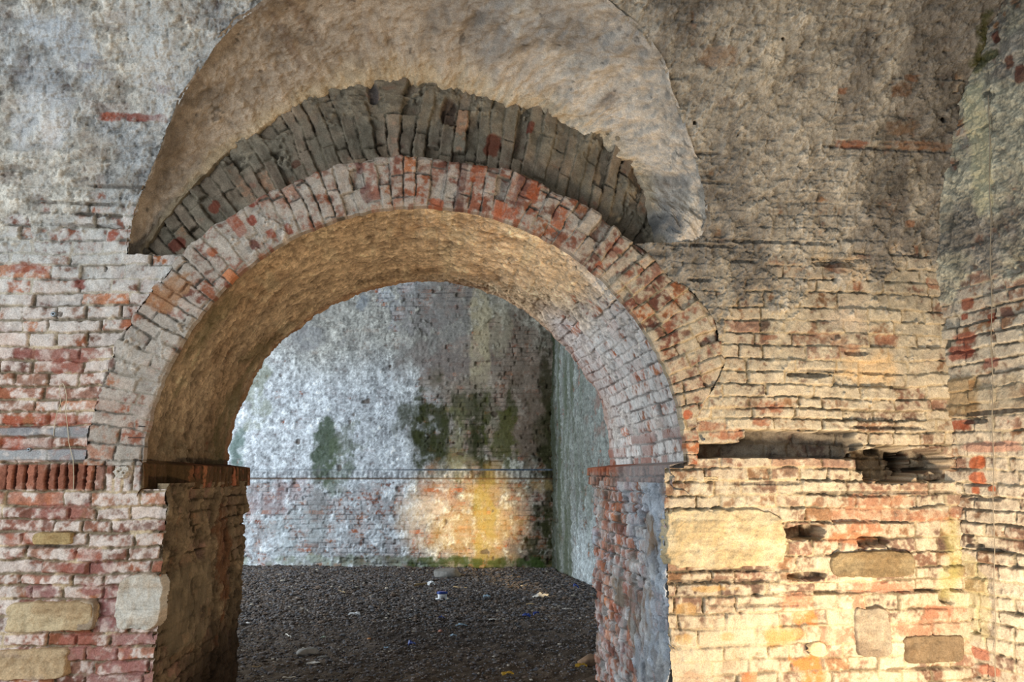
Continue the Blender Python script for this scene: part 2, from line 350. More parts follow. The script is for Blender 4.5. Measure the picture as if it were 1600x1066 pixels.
def front_wall():
    U = spaced(-5.0, -2.16, 2.78, 2.78, FINE); T = spaced(-.02, .29, 4.05, 6.2, FINE)
    t, u = np.meshgrid(T, U, indexing='ij')
    # rows from the photo, left and right of the arch
    zl = lambda ys, x: sorted(float(on_front(x, y)[1]) for y in ys)
    rl = mk_rows(-.02, 6.3, .066, 3, zl([1072,1054,1033,1010,990,963,936,915,897,876,854,832,812,792,769,724,702,684,666,645,626,605,583,563,543,520,500,478,458,435,412,395,375,355,335,318], 100))
    nsol = int(np.searchsorted(np.array(rl), float(on_front(100, 745)[1])))-1
    rr = mk_rows(-.02, 6.3, .064, 4, zl([1070,1050,1028,1006,978,955,929,909,890,866,842,816,794,775,753,734,716,695,675,656,640,622,602,582,562,540,520,500,480,455], 1250))
    LL = Layout(rl, -5.2, 0, 11, stretch={nsol: (.041, .043, .046)}); LR = Layout(rr, 0, 3, 12)
    H = np.zeros_like(u); COL = np.zeros(u.shape+(3,)); 
    left = U < 0
    pz = float(on_front(100, 300)[1]); n1 = fbm(u*.9, t*.9, 3, 77)
    for sel, L, side in ((left, LL, 0), (~left, LR, 1)):
        uu, tt = u[:, sel], t[:, sel]; nn = n1[:, sel]
        if side == 0:
            pl = .05 + .78*ss(pz-.35, pz+.25, tt + .25*nn) + .12*ss(1.65, 2.1, tt)
            wash = .56 + .38*ss(1.4, 2.1, tt)
            wc = mc(np.tile(lin(216,198,184), uu.shape+(1,)), lin(196,192,184), ss(1.7, 2.4, tt))
            mcx = mc(np.tile(lin(206,182,148), uu.shape+(1,)), lin(186,178,164), ss(1.7, 2.4, tt))
            grey = fbm(uu*2.2, tt*2.2, 4, 21)
            pc = mc(np.tile(lin(192,184,170), uu.shape+(1,)), lin(150,150,148), ss(-.3, .5, grey))
            pc = mc(pc, lin(210,206,198), ss(.25, .7, fbm(uu*5, tt*5, 4, 23))*.7)
        else:
            pl = .06 + .66*ss(1.95, 2.55, tt + .30*nn) + .12*ss(1.2, 1.8, tt)
            wash = .70 + .32*ss(1.2, 2.2, tt) + .15*ss(.9, .5, tt)*ss(2.2, 1.6, uu)
            wc = mc(np.tile(lin(198,185,160), uu.shape+(1,)), lin(182,170,150), ss(1.9, 2.8, tt))
            mcx = mc(np.tile(lin(192,174,142), uu.shape+(1,)), lin(152,142,126), ss(1.9, 2.8, tt))
            grey = fbm(uu*2.5, tt*1.6, 4, 22)
            pc = mc(np.tile(lin(168,160,146), uu.shape+(1,)), lin(122,116,108), ss(-.25, .5, grey))
            pc = mc(pc, lin(178,168,150), ss(.3, .8, fbm(uu*6, tt*1.8, 4, 24))*.7)
        h, col, info = masonry(uu, tt, L, 100+side*40, pl, wash, wc, mcx, pc, rough=(1.15 if side else 1.5), fb=(.30 if side else .02), jd=(.013 if side else .016), pal=(TANP if side else None))
        if side == 0:                            # bare red soldier course and darker joints
            z0, z1 = [float(on_front(100, y)[1]) for y in (767, 724)]
            ms = ss(z0, z0+.01, tt)*ss(z1, z1-.01, tt)*ss(-1.42, -1.50, uu)
            rc = np.array(RED)[1]*(1.0+.5*(info['ru']-.5))[..., None]*(1+.2*info['n40'])[..., None]
            rc = mc(rc, lin(196,170,150), ss(.2, .8, info['n10']+.4*info['n40'])*.5)
            rc = rc*(.35+.65*ss(0, .004, info['edge']))[..., None]
            col = col*(1-ms[..., None]) + rc*ms[..., None]; h = h - .008*ms*(1-info['b'])
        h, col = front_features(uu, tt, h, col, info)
        H[:, sel] = h; COL[:, sel] = col
    # round the arris at the jambs and the edge of the lunette
    P = wall_pos(u, t, H)
    uc = (u[:-1, :-1]+u[1:, 1:])/2; tc = (t[:-1, :-1]+t[1:, 1:])/2
    rr_ = np.hypot(uc, tc-ZC); th = np.arctan2(tc-ZC, uc)
    rag = .006*fbm(uc*14, tc*14, 3, 31)
    jam = np.where(uc < 0, 1.150, 1.150); zj = np.where(uc < 0, 1.235, 1.330)
    hole = (tc > ZC) & (rr_ < rout(th)-.006)
    hole |= (tc <= ZC) & (np.abs(uc)+rag < np.where(tc > zj, 1.25, jam))
    hole |= inside(hole_poly, uc, tc)
    o = grid('wall_front', P, COL, M_WALL, ~hole, kind='structure')
    return o
wall_front = front_wall()

# ------------------------------------------------------------------ stone blocks let into the front wall
def block(pxbox, c1, c2, proud=.014, seed=0, p=5, label=None, rot=0, dark=0):
    (cx, cz), (rx, rz) = FS.box(*pxbox)
    U = np.linspace(-rx*1.06, rx*1.06, int(2.12*rx/FINE)+2); V = np.linspace(-rz*1.10, rz*1.10, int(2.2*rz/FINE)+2)
    v, u = np.meshgrid(V, U, indexing='ij')
    w = .07*fbm(u*9, v*9, 3, seed) + .03*fbm(u*35, v*35, 2, seed+9)
    d = 1-((np.abs(u/rx)**p + np.abs(v/rz)**p)**(1/p)) + w
    k = ss(-.03, .10 if rz < .1 else .07, d)
    n = fbm((u+cx)*8, (v+cz)*8, 4, seed+1); nf = fbm(u*40, v*40, 3, seed+2); lay = fbm(u*3+n*.2, v*28, 3, seed+3)
    crk = ss(.04, .0, np.abs(fbm(u*2+seed, v*13, 4, seed+4)))*ss(.0, .5, fbm(u*3, v*3, 2, seed+6))*.6
    h = -.05 + (.056+proud)*k + (.010*n + .004*nf + .004*lay - .008*crk)*k
    col = mc(np.tile(lin(*c1), u.shape+(1,)), lin(*c2), ss(-.3, .5, n+.3*lay))*(1+.16*nf+.14*n-.35*crk)[..., None]
    col = col*(.55+.45*k)[..., None] if dark else col
    P = wall_pos(u+cx, v+cz, h)
    keep = (k[:-1, :-1] > .02)
    o = grid('stone_block', P, np.clip(col, .01, .9), M_WALL, keep, parent=wall_front)
    if label: o['label'] = label
block((1036,794,1227,888), (208,192,158), (188,168,130), .012, 1, 8, 'large cream dressed stone block')
block((1296,860,1432,903), (150,134,104), (126,108,80), .012, 2, 5, 'brown wedge-shaped stone')
block((1334,948,1390,1028), (164,152,132), (132,118,100), .012, 3, 6, 'upright grey stone')
block((1408,992,1508,1038), (136,118,94), (116,98,76), .012, 4, 7, 'brown stone low beside the corner')
block((12,938,150,988), (204,180,142), (176,148,112), .020, 5, 6, 'rounded tan sandstone block')
block((-20,1012,112,1064), (196,166,128), (166,140,116), .016, 6, 8, 'flat tan stone')
block((52,832,116,852), (188,160,112), (166,136,92), .010, 7, 6, 'small tan stone')
block((182,898,256,986), (210,200,184), (190,172,150), .012, 8, 5, 'pale crumbling stone at the jamb')
block((118,936,152,986), (180,156,128), (150,130,108), .016, 9, 5)
block((1262,1002,1290,1026), (236,216,176), (222,196,150), .014, 10, 2.5)

# ------------------------------------------------------------------ brick arch: ring, soffit, piers, imposts
arch = bpy.data.objects.new('brick_arch', None); C.objects.link(arch); arch.location = (0, 0, 0)
tagthing(arch, 'round brick arch in the wall, patchy whitewashed voussoirs over a brown plastered soffit', 'arch')
RS = Surf(lambda px, py: on_y(px, py, YF))
def polar_layout(rm, seed, split, pitch=.0625, rmin=1.2, rmax=2.3):
    rows = mk_rows(-.2, math.pi*rm+.2, pitch, seed, jit=.3)
    return Layout(rows, rmin, rmax, seed+1, lens=split)
def ring():
    nth = int(math.pi*1.4/FINE); TH = np.linspace(-.0, math.pi, nth)
    s = np.concatenate([np.linspace(-.16, 0, 22)[:-1], np.linspace(0, 1, 66), np.linspace(1.03, 1.5, 16)])
    sg, th = np.meshgrid(s, TH, indexing='ij')
    ro = rout(th); ri = R0 - .004 + .004*vn(th*40, th*0, 8)
    fr = np.clip(sg, 0, 1); r = ri + (ro-ri)*fr
    rm = 1.39; arc = th*rm; arcw = arc + .006*fbm(r*8, th*7, 2, 61) + (r-1.39)*.07*vn(th*9, th*0, 63)
    L = polar_layout(rm, 40, (.24, .12, .13, .25, .12), .0640, 1.0)
    deg = np.degrees(th)
    pl = .14 + .14*ss(0, .6, fbm(arc*1.5, r*3, 3, 64))
    wash = .72 + .15*ss(110, 150, deg) - .12*np.exp(-((deg-78)/14)**2) - .1*np.exp(-((deg-128)/9)**2)
    wc = mc(np.tile(lin(176,164,150), th.shape+(1,)), lin(188,174,150), ss(60, 35, deg))
    mo = mc(np.tile(lin(160,148,132), th.shape+(1,)), lin(176,158,128), ss(60, 35, deg))
    h, col, info = masonry(r, arcw, L, 240, pl, wash, wc, mo, wc*.95, jd=.013, jw=.0028, amp=1.1, wave=.3, fb=.22)
    x = r*np.cos(th); z = ZC + r*np.sin(th)
    # picked bricks
    for x0, y0, x1, y1, c in [(738,252,757,288,(178,86,38)),(826,278,843,315,(176,84,36)),(670,310,690,328,(196,104,58)),(772,315,790,343,(196,96,44)),(790,325,808,345,(190,100,60)),
                              (716,236,728,330,(120,84,72)),(806,266,824,325,(130,84,70)),(326,390,338,402,(182,96,48)),(362,330,378,375,(170,88,56)),(388,312,402,324,(156,72,48)),(388,340,400,352,(160,72,48)),
                              (392,375,404,392,(120,66,52)),(420,360,430,374,(160,80,52)),(446,350,456,368,(156,80,56)),(232,450,262,485,(176,118,70)),(245,440,300,470,(176,128,86)),(986,348,994,362,(168,84,44)),
                              (975,358,990,370,(160,84,52)),(962,372,974,382,(156,78,48)),(932,410,942,420,(172,92,60)),(873,362,884,380,(140,80,54)),(948,384,966,398,(150,92,70)),(862,328,872,345,(150,96,78)),
                              (1068,642,1080,656,(196,96,48)),(1000,700,1010,710,(0,0,0)),(556,250,566,268,(130,84,74)),(566,290,580,315,(140,92,80)),(700,330,716,338,(160,84,60)),(828,345,850,358,(130,74,58))][:-1]:
        if c == (0,0,0): continue
        ce, rad = RS.box(x0, y0, x1, y1)
        a = math.atan2(ce[1]-ZC, ce[0]) - math.pi/2
        m = blob(x, z, ce, (rad[0]*1.15, rad[1]*1.1), .3, .35, int(x0), 34, 4, rot=a)
        g = lin(*c); g = (g*.85+g.mean()*.15)*.9; col = mc(col, g, m*(.62+.26*ss(.3, -.2, info['n40'])))
    # a dark open joint running between the two shells of headers near the crown
    h = h*ss(-.01, .06, sg) 
    # outer skin turning back into the recess and inner skin turning into the soffit
    back_o = np.clip((sg-1)/.5, 0, 1)*.20; back_i = np.clip(-sg/.16, 0, 1)*.045
    round_ = .010*ss(.06, 0, np.minimum(fr, 1-fr)+.02*vn(th*60, fr*4, 9))
    proud = .010
    y = YF - proud - h + round_ + back_o + back_i
    r2 = r + np.where(sg > 1, .006*vn(th*50, sg*9, 66), 0) + np.where(sg < 0, .0, 0)
    P = np.stack([r2*np.cos(th), y, ZC + r2*np.sin(th)], -1)
    col = np.where((sg > 1)[..., None], col*.9, col)
    return grid('voussoir_ring', P, col, M_WALL, parent=arch)
ring()

def upper_ring():
    TH = np.linspace(math.radians(12), math.radians(168), int(2.72*1.75/.005)); Rr = np.arange(1.46, 2.2, .005)
    r, th = np.meshgrid(Rr, TH, indexing='ij'); arc = th*1.65
    L = polar_layout(1.65, 70, (.27, .3, .24), .062, 1.0)
    arcw = arc + .012*fbm(r*5, th*5, 2, 71) + (r-1.65)*.25*vn(th*5, th*0, 73) - (r-1.65)*.18*np.sign(np.cos(th))*ss(.0, .5, np.abs(np.cos(th)))
    pl = .20 + .12*ss(1.72, 1.84, r) + .24*fbm(arc*2, r*3, 2, 76) + .45*ss(66, 52, np.degrees(th))
    wc = np.tile(lin(122,113,97), th.shape+(1,)); mo = np.tile(lin(104,95,78), th.shape+(1,))
    h, col, info = masonry(r, arcw, L, 340, pl, wc[..., 0]*0+1.15, wc, mo, wc, jd=.016, jw=.002, amp=2.0, fb=.3, pal=TANP, wave=.3)
    h = h + .016*fbm(r*3, arc*3, 3, 75); sm = fbm(r*4, arc*14, 4, 77); col = col*(1+.22*sm)[..., None]; h = h + .006*sm
    x = r*np.cos(th); z = ZC + r*np.sin(th)
    for x0, y0, x1, y1, c in [(758,210,782,245,(110,60,44)),(824,190,834,208,(110,60,48)),(455,250,470,262,(100,70,56)),(325,315,345,330,(116,60,44)),(262,375,290,392,(104,52,40)),(690,155,712,195,(76,60,50)),(575,132,592,165,(84,78,76))]:
        ce, rad = Surf(lambda a, b: on_y(a, b, YT)).box(x0, y0, x1, y1)
        m = blob(x, z, ce, rad, .3, .3, int(x0), 25, 3, rot=math.atan2(ce[1]-ZC, ce[0])-math.pi/2); col = mc(col, lin(*c), m*.85)
        if c[0] < 90: h = h - .03*m
    P = np.stack([x, YT - h, z], -1)
    grid('upper_ring', P, col, M_WALL, parent=arch)
upper_ring()

def soffit():
    A = np.linspace(0, math.pi, int(math.pi*R0/.0046)); Y = np.linspace(YF+.022, YB+.012, int(1.62/.007))
    y, a = np.meshgrid(Y, A, indexing='ij'); arc = a*R0; d = (y-YF); deg = np.degrees(a)
    L = Layout(mk_rows(-.2, 4.3, .066, 81), 3.5, 5.8, 82)
    n = fbm(d*2.2, arc*2.2, 3, 83)
    right = ss(62, 38, deg + 8*n)
    pl = .95 - (.62 - .30*fbm(d*5, arc*5, 4, 80))*right - .25*ss(12, 3, deg) - .25*ss(168, 176, deg)*1
    wash = np.full_like(d, .80)
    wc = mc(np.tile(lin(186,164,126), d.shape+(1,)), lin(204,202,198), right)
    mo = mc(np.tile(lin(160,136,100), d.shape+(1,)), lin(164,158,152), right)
    g1 = fbm(d*3.0, arc*3.0, 4, 84)
    pc = mc(np.tile(lin(214,186,150), d.shape+(1,)), lin(184,154,120), ss(-.3, .6, g1))
    pc = mc(pc, lin(220,200,164), ss(.3, .8, fbm(d*2, arc*9, 4, 85))*.6)
    pc = pc*(1-.9*right[..., None]) + lin(176,172,167)*.9*right[..., None]
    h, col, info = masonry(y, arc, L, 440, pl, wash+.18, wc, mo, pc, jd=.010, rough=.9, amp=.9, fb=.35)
    col = col*(1+.32*ss(95, 70, deg + 6*n)*ss(20, 45, deg) + .12*ss(110, 80, deg))[..., None]  # right of the crown lightened in colour, in place of stronger lamplight
    # scattered dark pits, long grime streaks along the curve, soot near the left springing, darker front arris on the left
    pit = ss(.62, .9, fbm(d*26, arc*16, 3, 86)); h = h - .006*pit; col = col*(1-.45*pit)[..., None]
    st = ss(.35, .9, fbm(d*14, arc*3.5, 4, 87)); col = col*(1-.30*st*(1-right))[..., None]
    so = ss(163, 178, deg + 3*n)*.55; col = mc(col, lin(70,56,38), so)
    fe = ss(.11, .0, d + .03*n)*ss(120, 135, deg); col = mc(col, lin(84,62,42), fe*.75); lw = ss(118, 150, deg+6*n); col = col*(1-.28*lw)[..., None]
    gr = ss(.25, .9, fbm(d*3.5, arc*2.5, 4, 88))*ss(120, 150, deg); col = mc(col, lin(104,98,66), gr*.6)
    ed = ss(1.50, 1.62, d + .03*info['n10']); col = mc(col, lin(150,92,58), ed*.45)
    # pink brick showing towards the rear on the right haunch
    pk = ss(.7, 1.5, d)*ss(60, 45, deg)*ss(8, 20, deg); col = mc(col, lin(158,124,110), pk*.38)
    rb = ss(14, 4, deg)*ss(.55, .75, info['ru']); col = mc(col, lin(140,78,56), rb*.75*info['b'])
    h = h + .012*fbm(d*2.5, arc*2.5, 2, 89) - .012
    r = R0 - h
    P = np.stack([r*np.cos(a), y + (.02*vn(arc*14, arc*0, 90)*ss(1.5, 1.62, d)), ZC + r*np.sin(a)], -1)
    P[..., 2] = np.where(deg < 1.5, P[..., 2]-.0, P[..., 2])
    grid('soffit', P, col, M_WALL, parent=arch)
soffit()

def pier(side):
    Z = np.arange(-.02, 1.262, .0048); n = 250
    s = np.linspace(-.05, 1.66, n); z, d = np.meshgrid(Z, s, indexing='ij')
    L = Layout(mk_rows(-.1, 1.5, .064, 91+side), -1, 3, 92+side)
    if side < 0:
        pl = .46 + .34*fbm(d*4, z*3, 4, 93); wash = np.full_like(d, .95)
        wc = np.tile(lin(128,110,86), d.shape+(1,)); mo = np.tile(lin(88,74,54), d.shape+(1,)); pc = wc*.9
    else:
        pl = .18 + .34*ss(.55, .15, d + .25*fbm(d*3, z*3, 3, 94)) + .2*fbm(d*6, z*6, 3, 108)
        wash = .28 + .35*ss(1.0, .2, d) - .1*ss(.7, .2, z)
        wc = np.tile(lin(176,174,172), d.shape+(1,)); mo = np.tile(lin(134,124,116), d.shape+(1,)); pc = np.tile(lin(160,166,174), d.shape+(1,))
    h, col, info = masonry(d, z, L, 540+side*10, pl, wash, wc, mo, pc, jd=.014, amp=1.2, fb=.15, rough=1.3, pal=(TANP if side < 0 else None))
    if side < 0:
        n1 = fbm(d*3, z*3, 3, 95)
        col = col*.86; col = mc(col, lin(44,34,26), ss(.70, .25, z + .12*n1)*ss(.1, .9, d+.2*n1)*.9)  # pier colour darkened, most low at the rear, in place of dimmer light
        # big slab let into the reveal
        m = blob(d, z, (.48, .66), (.36, .20), .12, .12, 96, 6, 6); h = h*(1-m) + (.010+.004*info['n10'])*m; col = mc(col, lin(118,104,82)*(1+.25*info['n10']+.2*info['n40'])[..., None] if False else lin(118,104,82), m*.75)
        rd = blob(d, z, (1.1, .80), (.16, .28), .5, .8, 97, 8, 3); col = mc(col, lin(104,62,38), rd*.6)
    else:
        for (a, b), (ra, rb), c in [((.22, .95), (.13, .14), (126,106,84)), ((.60, .55), (.14, .13), (130,118,104)), ((.45, .40), (.16, .16), (120,112,104)), ((.28, .12), (.25, .14), (112,112,112)), ((.95, .62), (.12, .09), (122,112,98)), ((.35,.62),(.1,.12),(140,124,108))]:
            m = blob(d, z, (a, b), (ra, rb), .15, .2, 98, 9, 4); h = h*(1-m) + (.008+.006*info['n10'])*m; col = mc(col, lin(*c), m*.85)
        m = blob(d, z, (.10, .45), (.12, .75), .4, 1.1, 99, 7, 3); col = mc(col, lin(176,186,196), m*.6); h = h + .010*m
        wp = ss(.1, .5, fbm(d*9, z*9, 4, 107)+.2*info['n10']); col = mc(col, lin(176,182,188), wp*.5*ss(.9, .3, d))
        rd = ss(.3, .6, d)*ss(.1, .5, fbm(d*5, z*5, 3, 103)+.25); col = mc(col, lin(140,90,76), rd*.4*info['b'])
        g5 = ss(.05, .35, fbm(d*4, z*3, 4, 109)+.15*info['n40']); col = mc(col, lin(168,176,184)*(1+.0), g5*.65*ss(1.2, .5, d)); h = h + .006*g5
        col = mc(col, lin(118,104,88), ss(.2, .5, fbm(d*6, z*4, 4, 110))*.5)
        ww = ss(.15, .4, fbm(d*16, z*12, 4, 111)); col = mc(col, lin(186,188,186), ww*.45)
    q1 = fbm(d*16, z*16, 4, 112); q2 = ss(.25, .4, fbm(d*11, z*14, 4, 113)); q3 = ss(.3, .42, fbm(d*18, z*12, 4, 114))
    col = col*(1+.28*q1+.30*q2-.40*q3)[..., None]; h = h + .005*q1 + .004*q2 - .008*q3
    h = h - .022*ss(.035, -.04, d) - .03*ss(1.61, 1.66, d)
    x = side*(1.150 - h); yy = YF + d
    yy = np.where(d < 0, YF + .035, yy)
    x = np.where(d < 0, side*(1.150 + .05*(-d/.05)), x)
    xw = x - side*.010*ss(.3, 1.6, d)
    P = np.stack([xw, yy, z], -1)
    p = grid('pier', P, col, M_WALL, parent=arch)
    p['label'] = 'shadowed brown left pier' if side < 0 else 'red brick and grey plaster right pier'
    # impost: a projecting band of upright bricks; its front end has broken away
    zs = np.concatenate([[1.205], np.linspace(1.225, 1.225, 1), np.linspace(1.23, 1.352, 30), [1.362, 1.366]])
    ds = np.linspace(-.02, 1.69, 330); z, d = np.meshgrid(zs, ds, indexing='ij')
    prof = ss(1.222, 1.230, z)*ss(1.366, 1.345, z)
    L2 = Layout([1.0, 1.229, 1.36, 1.5] if side < 0 else [1.0, 1.229, 1.29, 1.36, 1.5], -1, 3, 104, lens=(.05, .047, .055, .06))
    pl = np.full_like(d, .15); base = lin(84,66,44) if side < 0 else lin(150,130,118)
    h, col, info = masonry(d, z, L2, 600+side, pl, np.full_like(d, .8 if side < 0 else .3), np.tile(base, d.shape+(1,)), np.tile(base*.6, d.shape+(1,)), np.tile(base, d.shape+(1,)), jd=.014, wave=.2)
    if side < 0:
        f = ss(.30, .55, d + .05*vn(d*9, z*9, 105)); proj = -.085 + .10*f
        col = mc(col, lin(86,66,42), (1-f)*.8)
    else:
        f = ss(.75, 1.0, d + .05*vn(d*9, z*9, 106)); proj = -.02 + .055*f
        col = mc(col, lin(150,80,52), f*ss(1.30, 1.33, z)*.7)
        col = mc(col, lin(160,160,160), (1-f)*.6)
    h2_ = (proj + h)*prof - .115*(1-prof)
    x = side*(1.155 - h2_); y = YF + d + .012*ss(1.62, 1.69, d)
    P = np.stack([x, y, z], -1)
    # close the rear end back into the wall
    end = P[:, -1:].copy(); end[..., 0] = side*1.30; P = np.concatenate([P, end], 1); col = np.concatenate([col, col[:, -1:]], 1)
    im = grid('impost', P, col, M_WALL, parent=p)
pier(-1); pier(1)

# pale slab and broken bricks at the right springing, catching the lamp
def slab(pxbox, proud, c, seed, name='spalled_slab'):
    (cx, cz), (rx, rz) = FS.box(*pxbox)
    U = np.linspace(-1, 1, 60); V = np.linspace(-1, 1, 26); v, u = np.meshgrid(V, U, indexing='ij')
    e = ss(1.0, .82, np.abs(u)+.05*vn(u*9, v*9, seed))*ss(1.0, .75, np.abs(v)+.06*vn(u*9, v*4, seed+1))
    h = -.05 + (.05+proud)*e + .004*fbm(u*5, v*5, 3, seed+2)
    col = np.tile(lin(*c), u.shape+(1,))*(1+.2*fbm(u*7, v*5, 3, seed+3))[..., None]
    grid(name, wall_pos(cx+u*rx, cz+v*rz, h), np.clip(col, 0, 1), M_WALL, parent=arch)
slab((1066,744,1126,752), .006, (206,184,146), 124)

# ------------------------------------------------------------------ lunette
def lunette():
    n = len(B1); k0 = np.arange(n); ks = np.linspace(0, n-1, 620)
    def cr(A):                                    # smooth resampling of the surveyed points
        out = []
        for j in range(A.shape[1]):
            a = A[:, j]; i = np.clip(ks.astype(int), 0, n-2); f = ks-i
            p0 = a[np.clip(i-1, 0, n-1)]; p1 = a[i]; p2 = a[i+1]; p3 = a[np.clip(i+2, 0, n-1)]
            out.append(.5*((2*p1)+(-p0+p2)*f+(2*p0-5*p1+4*p2-p3)*f*f+(-p0+3*p1-3*p2+p3)*f**3))
        return np.stack(out, -1)
    Q1 = wall_pos(B1[:, 0], B1[:, 1], np.zeros(n))
    q0 = []
    for i, p in enumerate(B0px):
        yy = YT - .016 if i < n-3 else (3.88, 3.83, 3.79)[i-(n-3)]
        x, z = on_y(p[0], p[1], yy); q0.append((float(x), yy, float(z)))
    Q0 = np.array(q0); Q1c = cr(Q1); Q0c = cr(Q0)
    W_ = np.linalg.norm(Q1c-Q0c, axis=1)
    wv = np.linspace(-.08, 1.03, 250)
    s, w = np.meshgrid(np.arange(len(ks)), wv, indexing='ij')
    P = Q0c[:, None]*(1-w[..., None]) + Q1c[:, None]*w[..., None]
    # normal
    du = np.gradient(P, axis=0); dv = np.gradient(P, axis=1); N = np.cross(du, dv); N /= np.linalg.norm(N, axis=-1, keepdims=True)+1e-9
    if N[len(ks)//2, 100, 2] > 0: N = -N
    arc = np.concatenate([[0], np.cumsum(np.linalg.norm(np.diff((Q0c+Q1c)/2, axis=0), axis=1))])
    a = arc[s]; b = w*W_[s]
    n1 = fbm(a*2.2, b*2.2, 4, 131); n2 = fbm(a*9, b*7, 4, 132); n3 = fbm(a*40, b*34, 3, 133); streak = fbm(a*16, b*2.2, 4, 134)
    tt = s/len(ks)
    rgt = ss(.48, .70, tt + .05*n1)
    lump = np.abs(fbm(a*7, b*6, 5, 137))
    h = .022*n1 + .012*n2*(1+rgt) + .006*n3 + .006*streak + .020*(lump-.3)*(.6+rgt)
    h = h - .05*np.sin(np.pi*np.clip(w, 0, 1))*ss(.10, .3, W_[s])        # the web is slightly hollow
    bulge = np.exp(-((tt-.935)/.035)**2)*np.sin(np.pi*np.clip(w, 0, 1))   # thick lump of plaster at the right foot
    h = h + .085*bulge
    P = P + N*h[..., None]
    e = ss(.0, -.08, w) ; P[..., 1] += .075*e
    left = mc(np.tile(lin(180,163,143), a.shape+(1,)), lin(148,134,118), ss(-.3, .5, n1))
    right = mc(np.tile(lin(194,184,170), a.shape+(1,)), lin(162,156,148), ss(-.3, .5, n1))
    col = left*(1-rgt[..., None]) + right*rgt[..., None]
    col = mc(col, lin(196,172,130), ss(.24, .0, w + .06*n2)*.5)
    col = mc(col, lin(120,98,80), ss(.35, .9, streak)*.5*ss(.15, .4, w))
    col = mc(col, lin(204,196,182), ss(.35, .9, fbm(a*5, b*4, 4, 135))*.55*rgt)
    pit = ss(.8, 1.05, fbm(a*22, b*22, 3, 136)); col = col*(1-.5*pit)[..., None]
    col = mc(col, lin(84,88,92), np.exp(-((tt-.955)/.03)**2)*ss(.70, .50, w)*.85)  # underside of the right lump coloured dark, as if in shade
    chip = ss(.3, .38, fbm(a*24, b*20, 4, 138)); chip2 = ss(.3, .4, fbm(a*12, b*10, 4, 139)+.3*n1)
    col = col*(1+.20*n3+.14*n2+.16*chip-.16*chip2)[..., None]
    grid('ceiling', P, np.clip(col, .01, .9), M_WALL, kind='structure')
lunette()

# ------------------------------------------------------------------ right wall of the bay
def plane_pos(p0, d, s, z, h, nrm):
    return np.stack([p0[0]+s*d[0]+nrm[0]*h, p0[1]+s*d[1]+nrm[1]*h, z], -1)
RW = Surf(lambda px, py: on_line(px, py, WR0, WRD))
def right_wall():
    Sx = spaced(-.08, -.08, .95, 4.4, .0044); Z = spaced(-.02, .2, 3.9, 5.2, FINE)
    z, s = np.meshgrid(Z, Sx, indexing='ij')
    L = Layout(mk_rows(-.1, 5.3, .065, 141), -1, 6, 142)
    n = fbm(s*1.5, z*1.5, 3, 143)
    pl = .12 + .60*ss(2.0, 2.5, z + .3*n)
    wash = .75 + .1*ss(1.2, .8, z)
    wc = mc(np.tile(lin(206,194,172), s.shape+(1,)), lin(176,172,160), ss(1.4, 2.4, z))
    mo = mc(np.tile(lin(190,176,148), s.shape+(1,)), lin(156,148,132), ss(1.4, 2.4, z))
    g = fbm(s*4, z*4, 4, 144); pc = mc(np.tile(lin(170,167,148), s.shape+(1,)), lin(136,131,122), ss(-.2, .5, g))
    h, col, info = masonry(s, z, L, 700, pl, wash+.1, wc, mo, pc, jd=.016, amp=1.1, fb=.25, pal=TANP)
    def colour(b, c, k=1, rag=.3, f=20, p=4):
        nonlocal col
        ce, r = RW.box(*b); m = blob(s, z, ce, r, .35, rag, int(b[0]+b[1]), f, p)*k
        col = mc(col, c, m) if np.ndim(c) else col*(1+(c-1)*m)[..., None]
    def dent(b, d, rag=.3):
        nonlocal h
        ce, r = RW.box(*b); h = h + d*blob(s, z, ce, r, .3, rag, int(b[0]), 22, 3)
    for b, c in [((1514,714,1538,732),(184,94,52)),((1516,738,1538,756),(180,92,56)),((1516,760,1530,772),(186,100,62)),((1542,758,1554,768),(182,98,60)),((1500,466,1520,484),(130,70,50)),((1490,520,1525,538),(150,92,74)),
                 ((1484,540,1520,562),(140,74,58)),((1500,490,1512,500),(140,74,56)),((1540,490,1552,505),(130,66,46)),((1484,656,1516,672),(160,84,58)),((1588,100,1604,130),(96,56,44)),((1572,88,1586,108),(96,62,48)),((1548,48,1562,66),(90,50,40)),
                 ((1515,595,1520,610),(150,84,60)),((1560,480,1580,496),(110,74,64)),((1535,560,1555,575),(140,96,84)),((1508,690,1600,706),(190,146,126)),((1512,1012,1545,1030),(186,120,96)),((1530,1040,1560,1056),(188,124,100))]:
        colour(b, lin(*c), .85)
    colour((1466,588,1530,652), lin(150,126,88), .75, .25, 12, 6); colour((1530,588,1600,650), lin(176,164,140), .6, .3, 12, 5)
    for b in [(1500,0,1540,90), (1510,80,1550,110)]: colour(b, lin(74,76,36), .75, .7, 18, 2)
    for b in [(1512,120,1548,330)]: colour(b, lin(196,192,160), .7, .4, 10, 3)
    for b in [(1470,330,1520,420),(1560,310,1600,360),(1580,360,1604,420),(1550,0,1604,50)]: colour(b, .72, 1, .7, 14, 2)
    for b in [(1500,880,1540,1000)]: colour(b, lin(190,178,116), .35, .7, 10, 2)
    for b, d in [((1462,532,1484,546),-.05),((1536,142,1548,152),-.05),((1500,640,1600,648),-.02),((1505,655,1540,662),-.03),((1505,756,1545,760),-.02),((1508,778,1560,783),-.02),((1510,850,1530,856),-.02),((1525,858,1560,863),-.02),((1530,196,1545,200),-.02),((1470,655,1482,668),-.05)]:
        dent(b, d); colour(b, lin(90,80,70), .6)
    nrm = np.array([WRD[1], -WRD[0]]); nrm = nrm if nrm[0] < 0 else -nrm
    grid('wall_right', plane_pos(WR0, WRD, s, z, h, nrm), col, M_WALL, kind='structure')
right_wall()

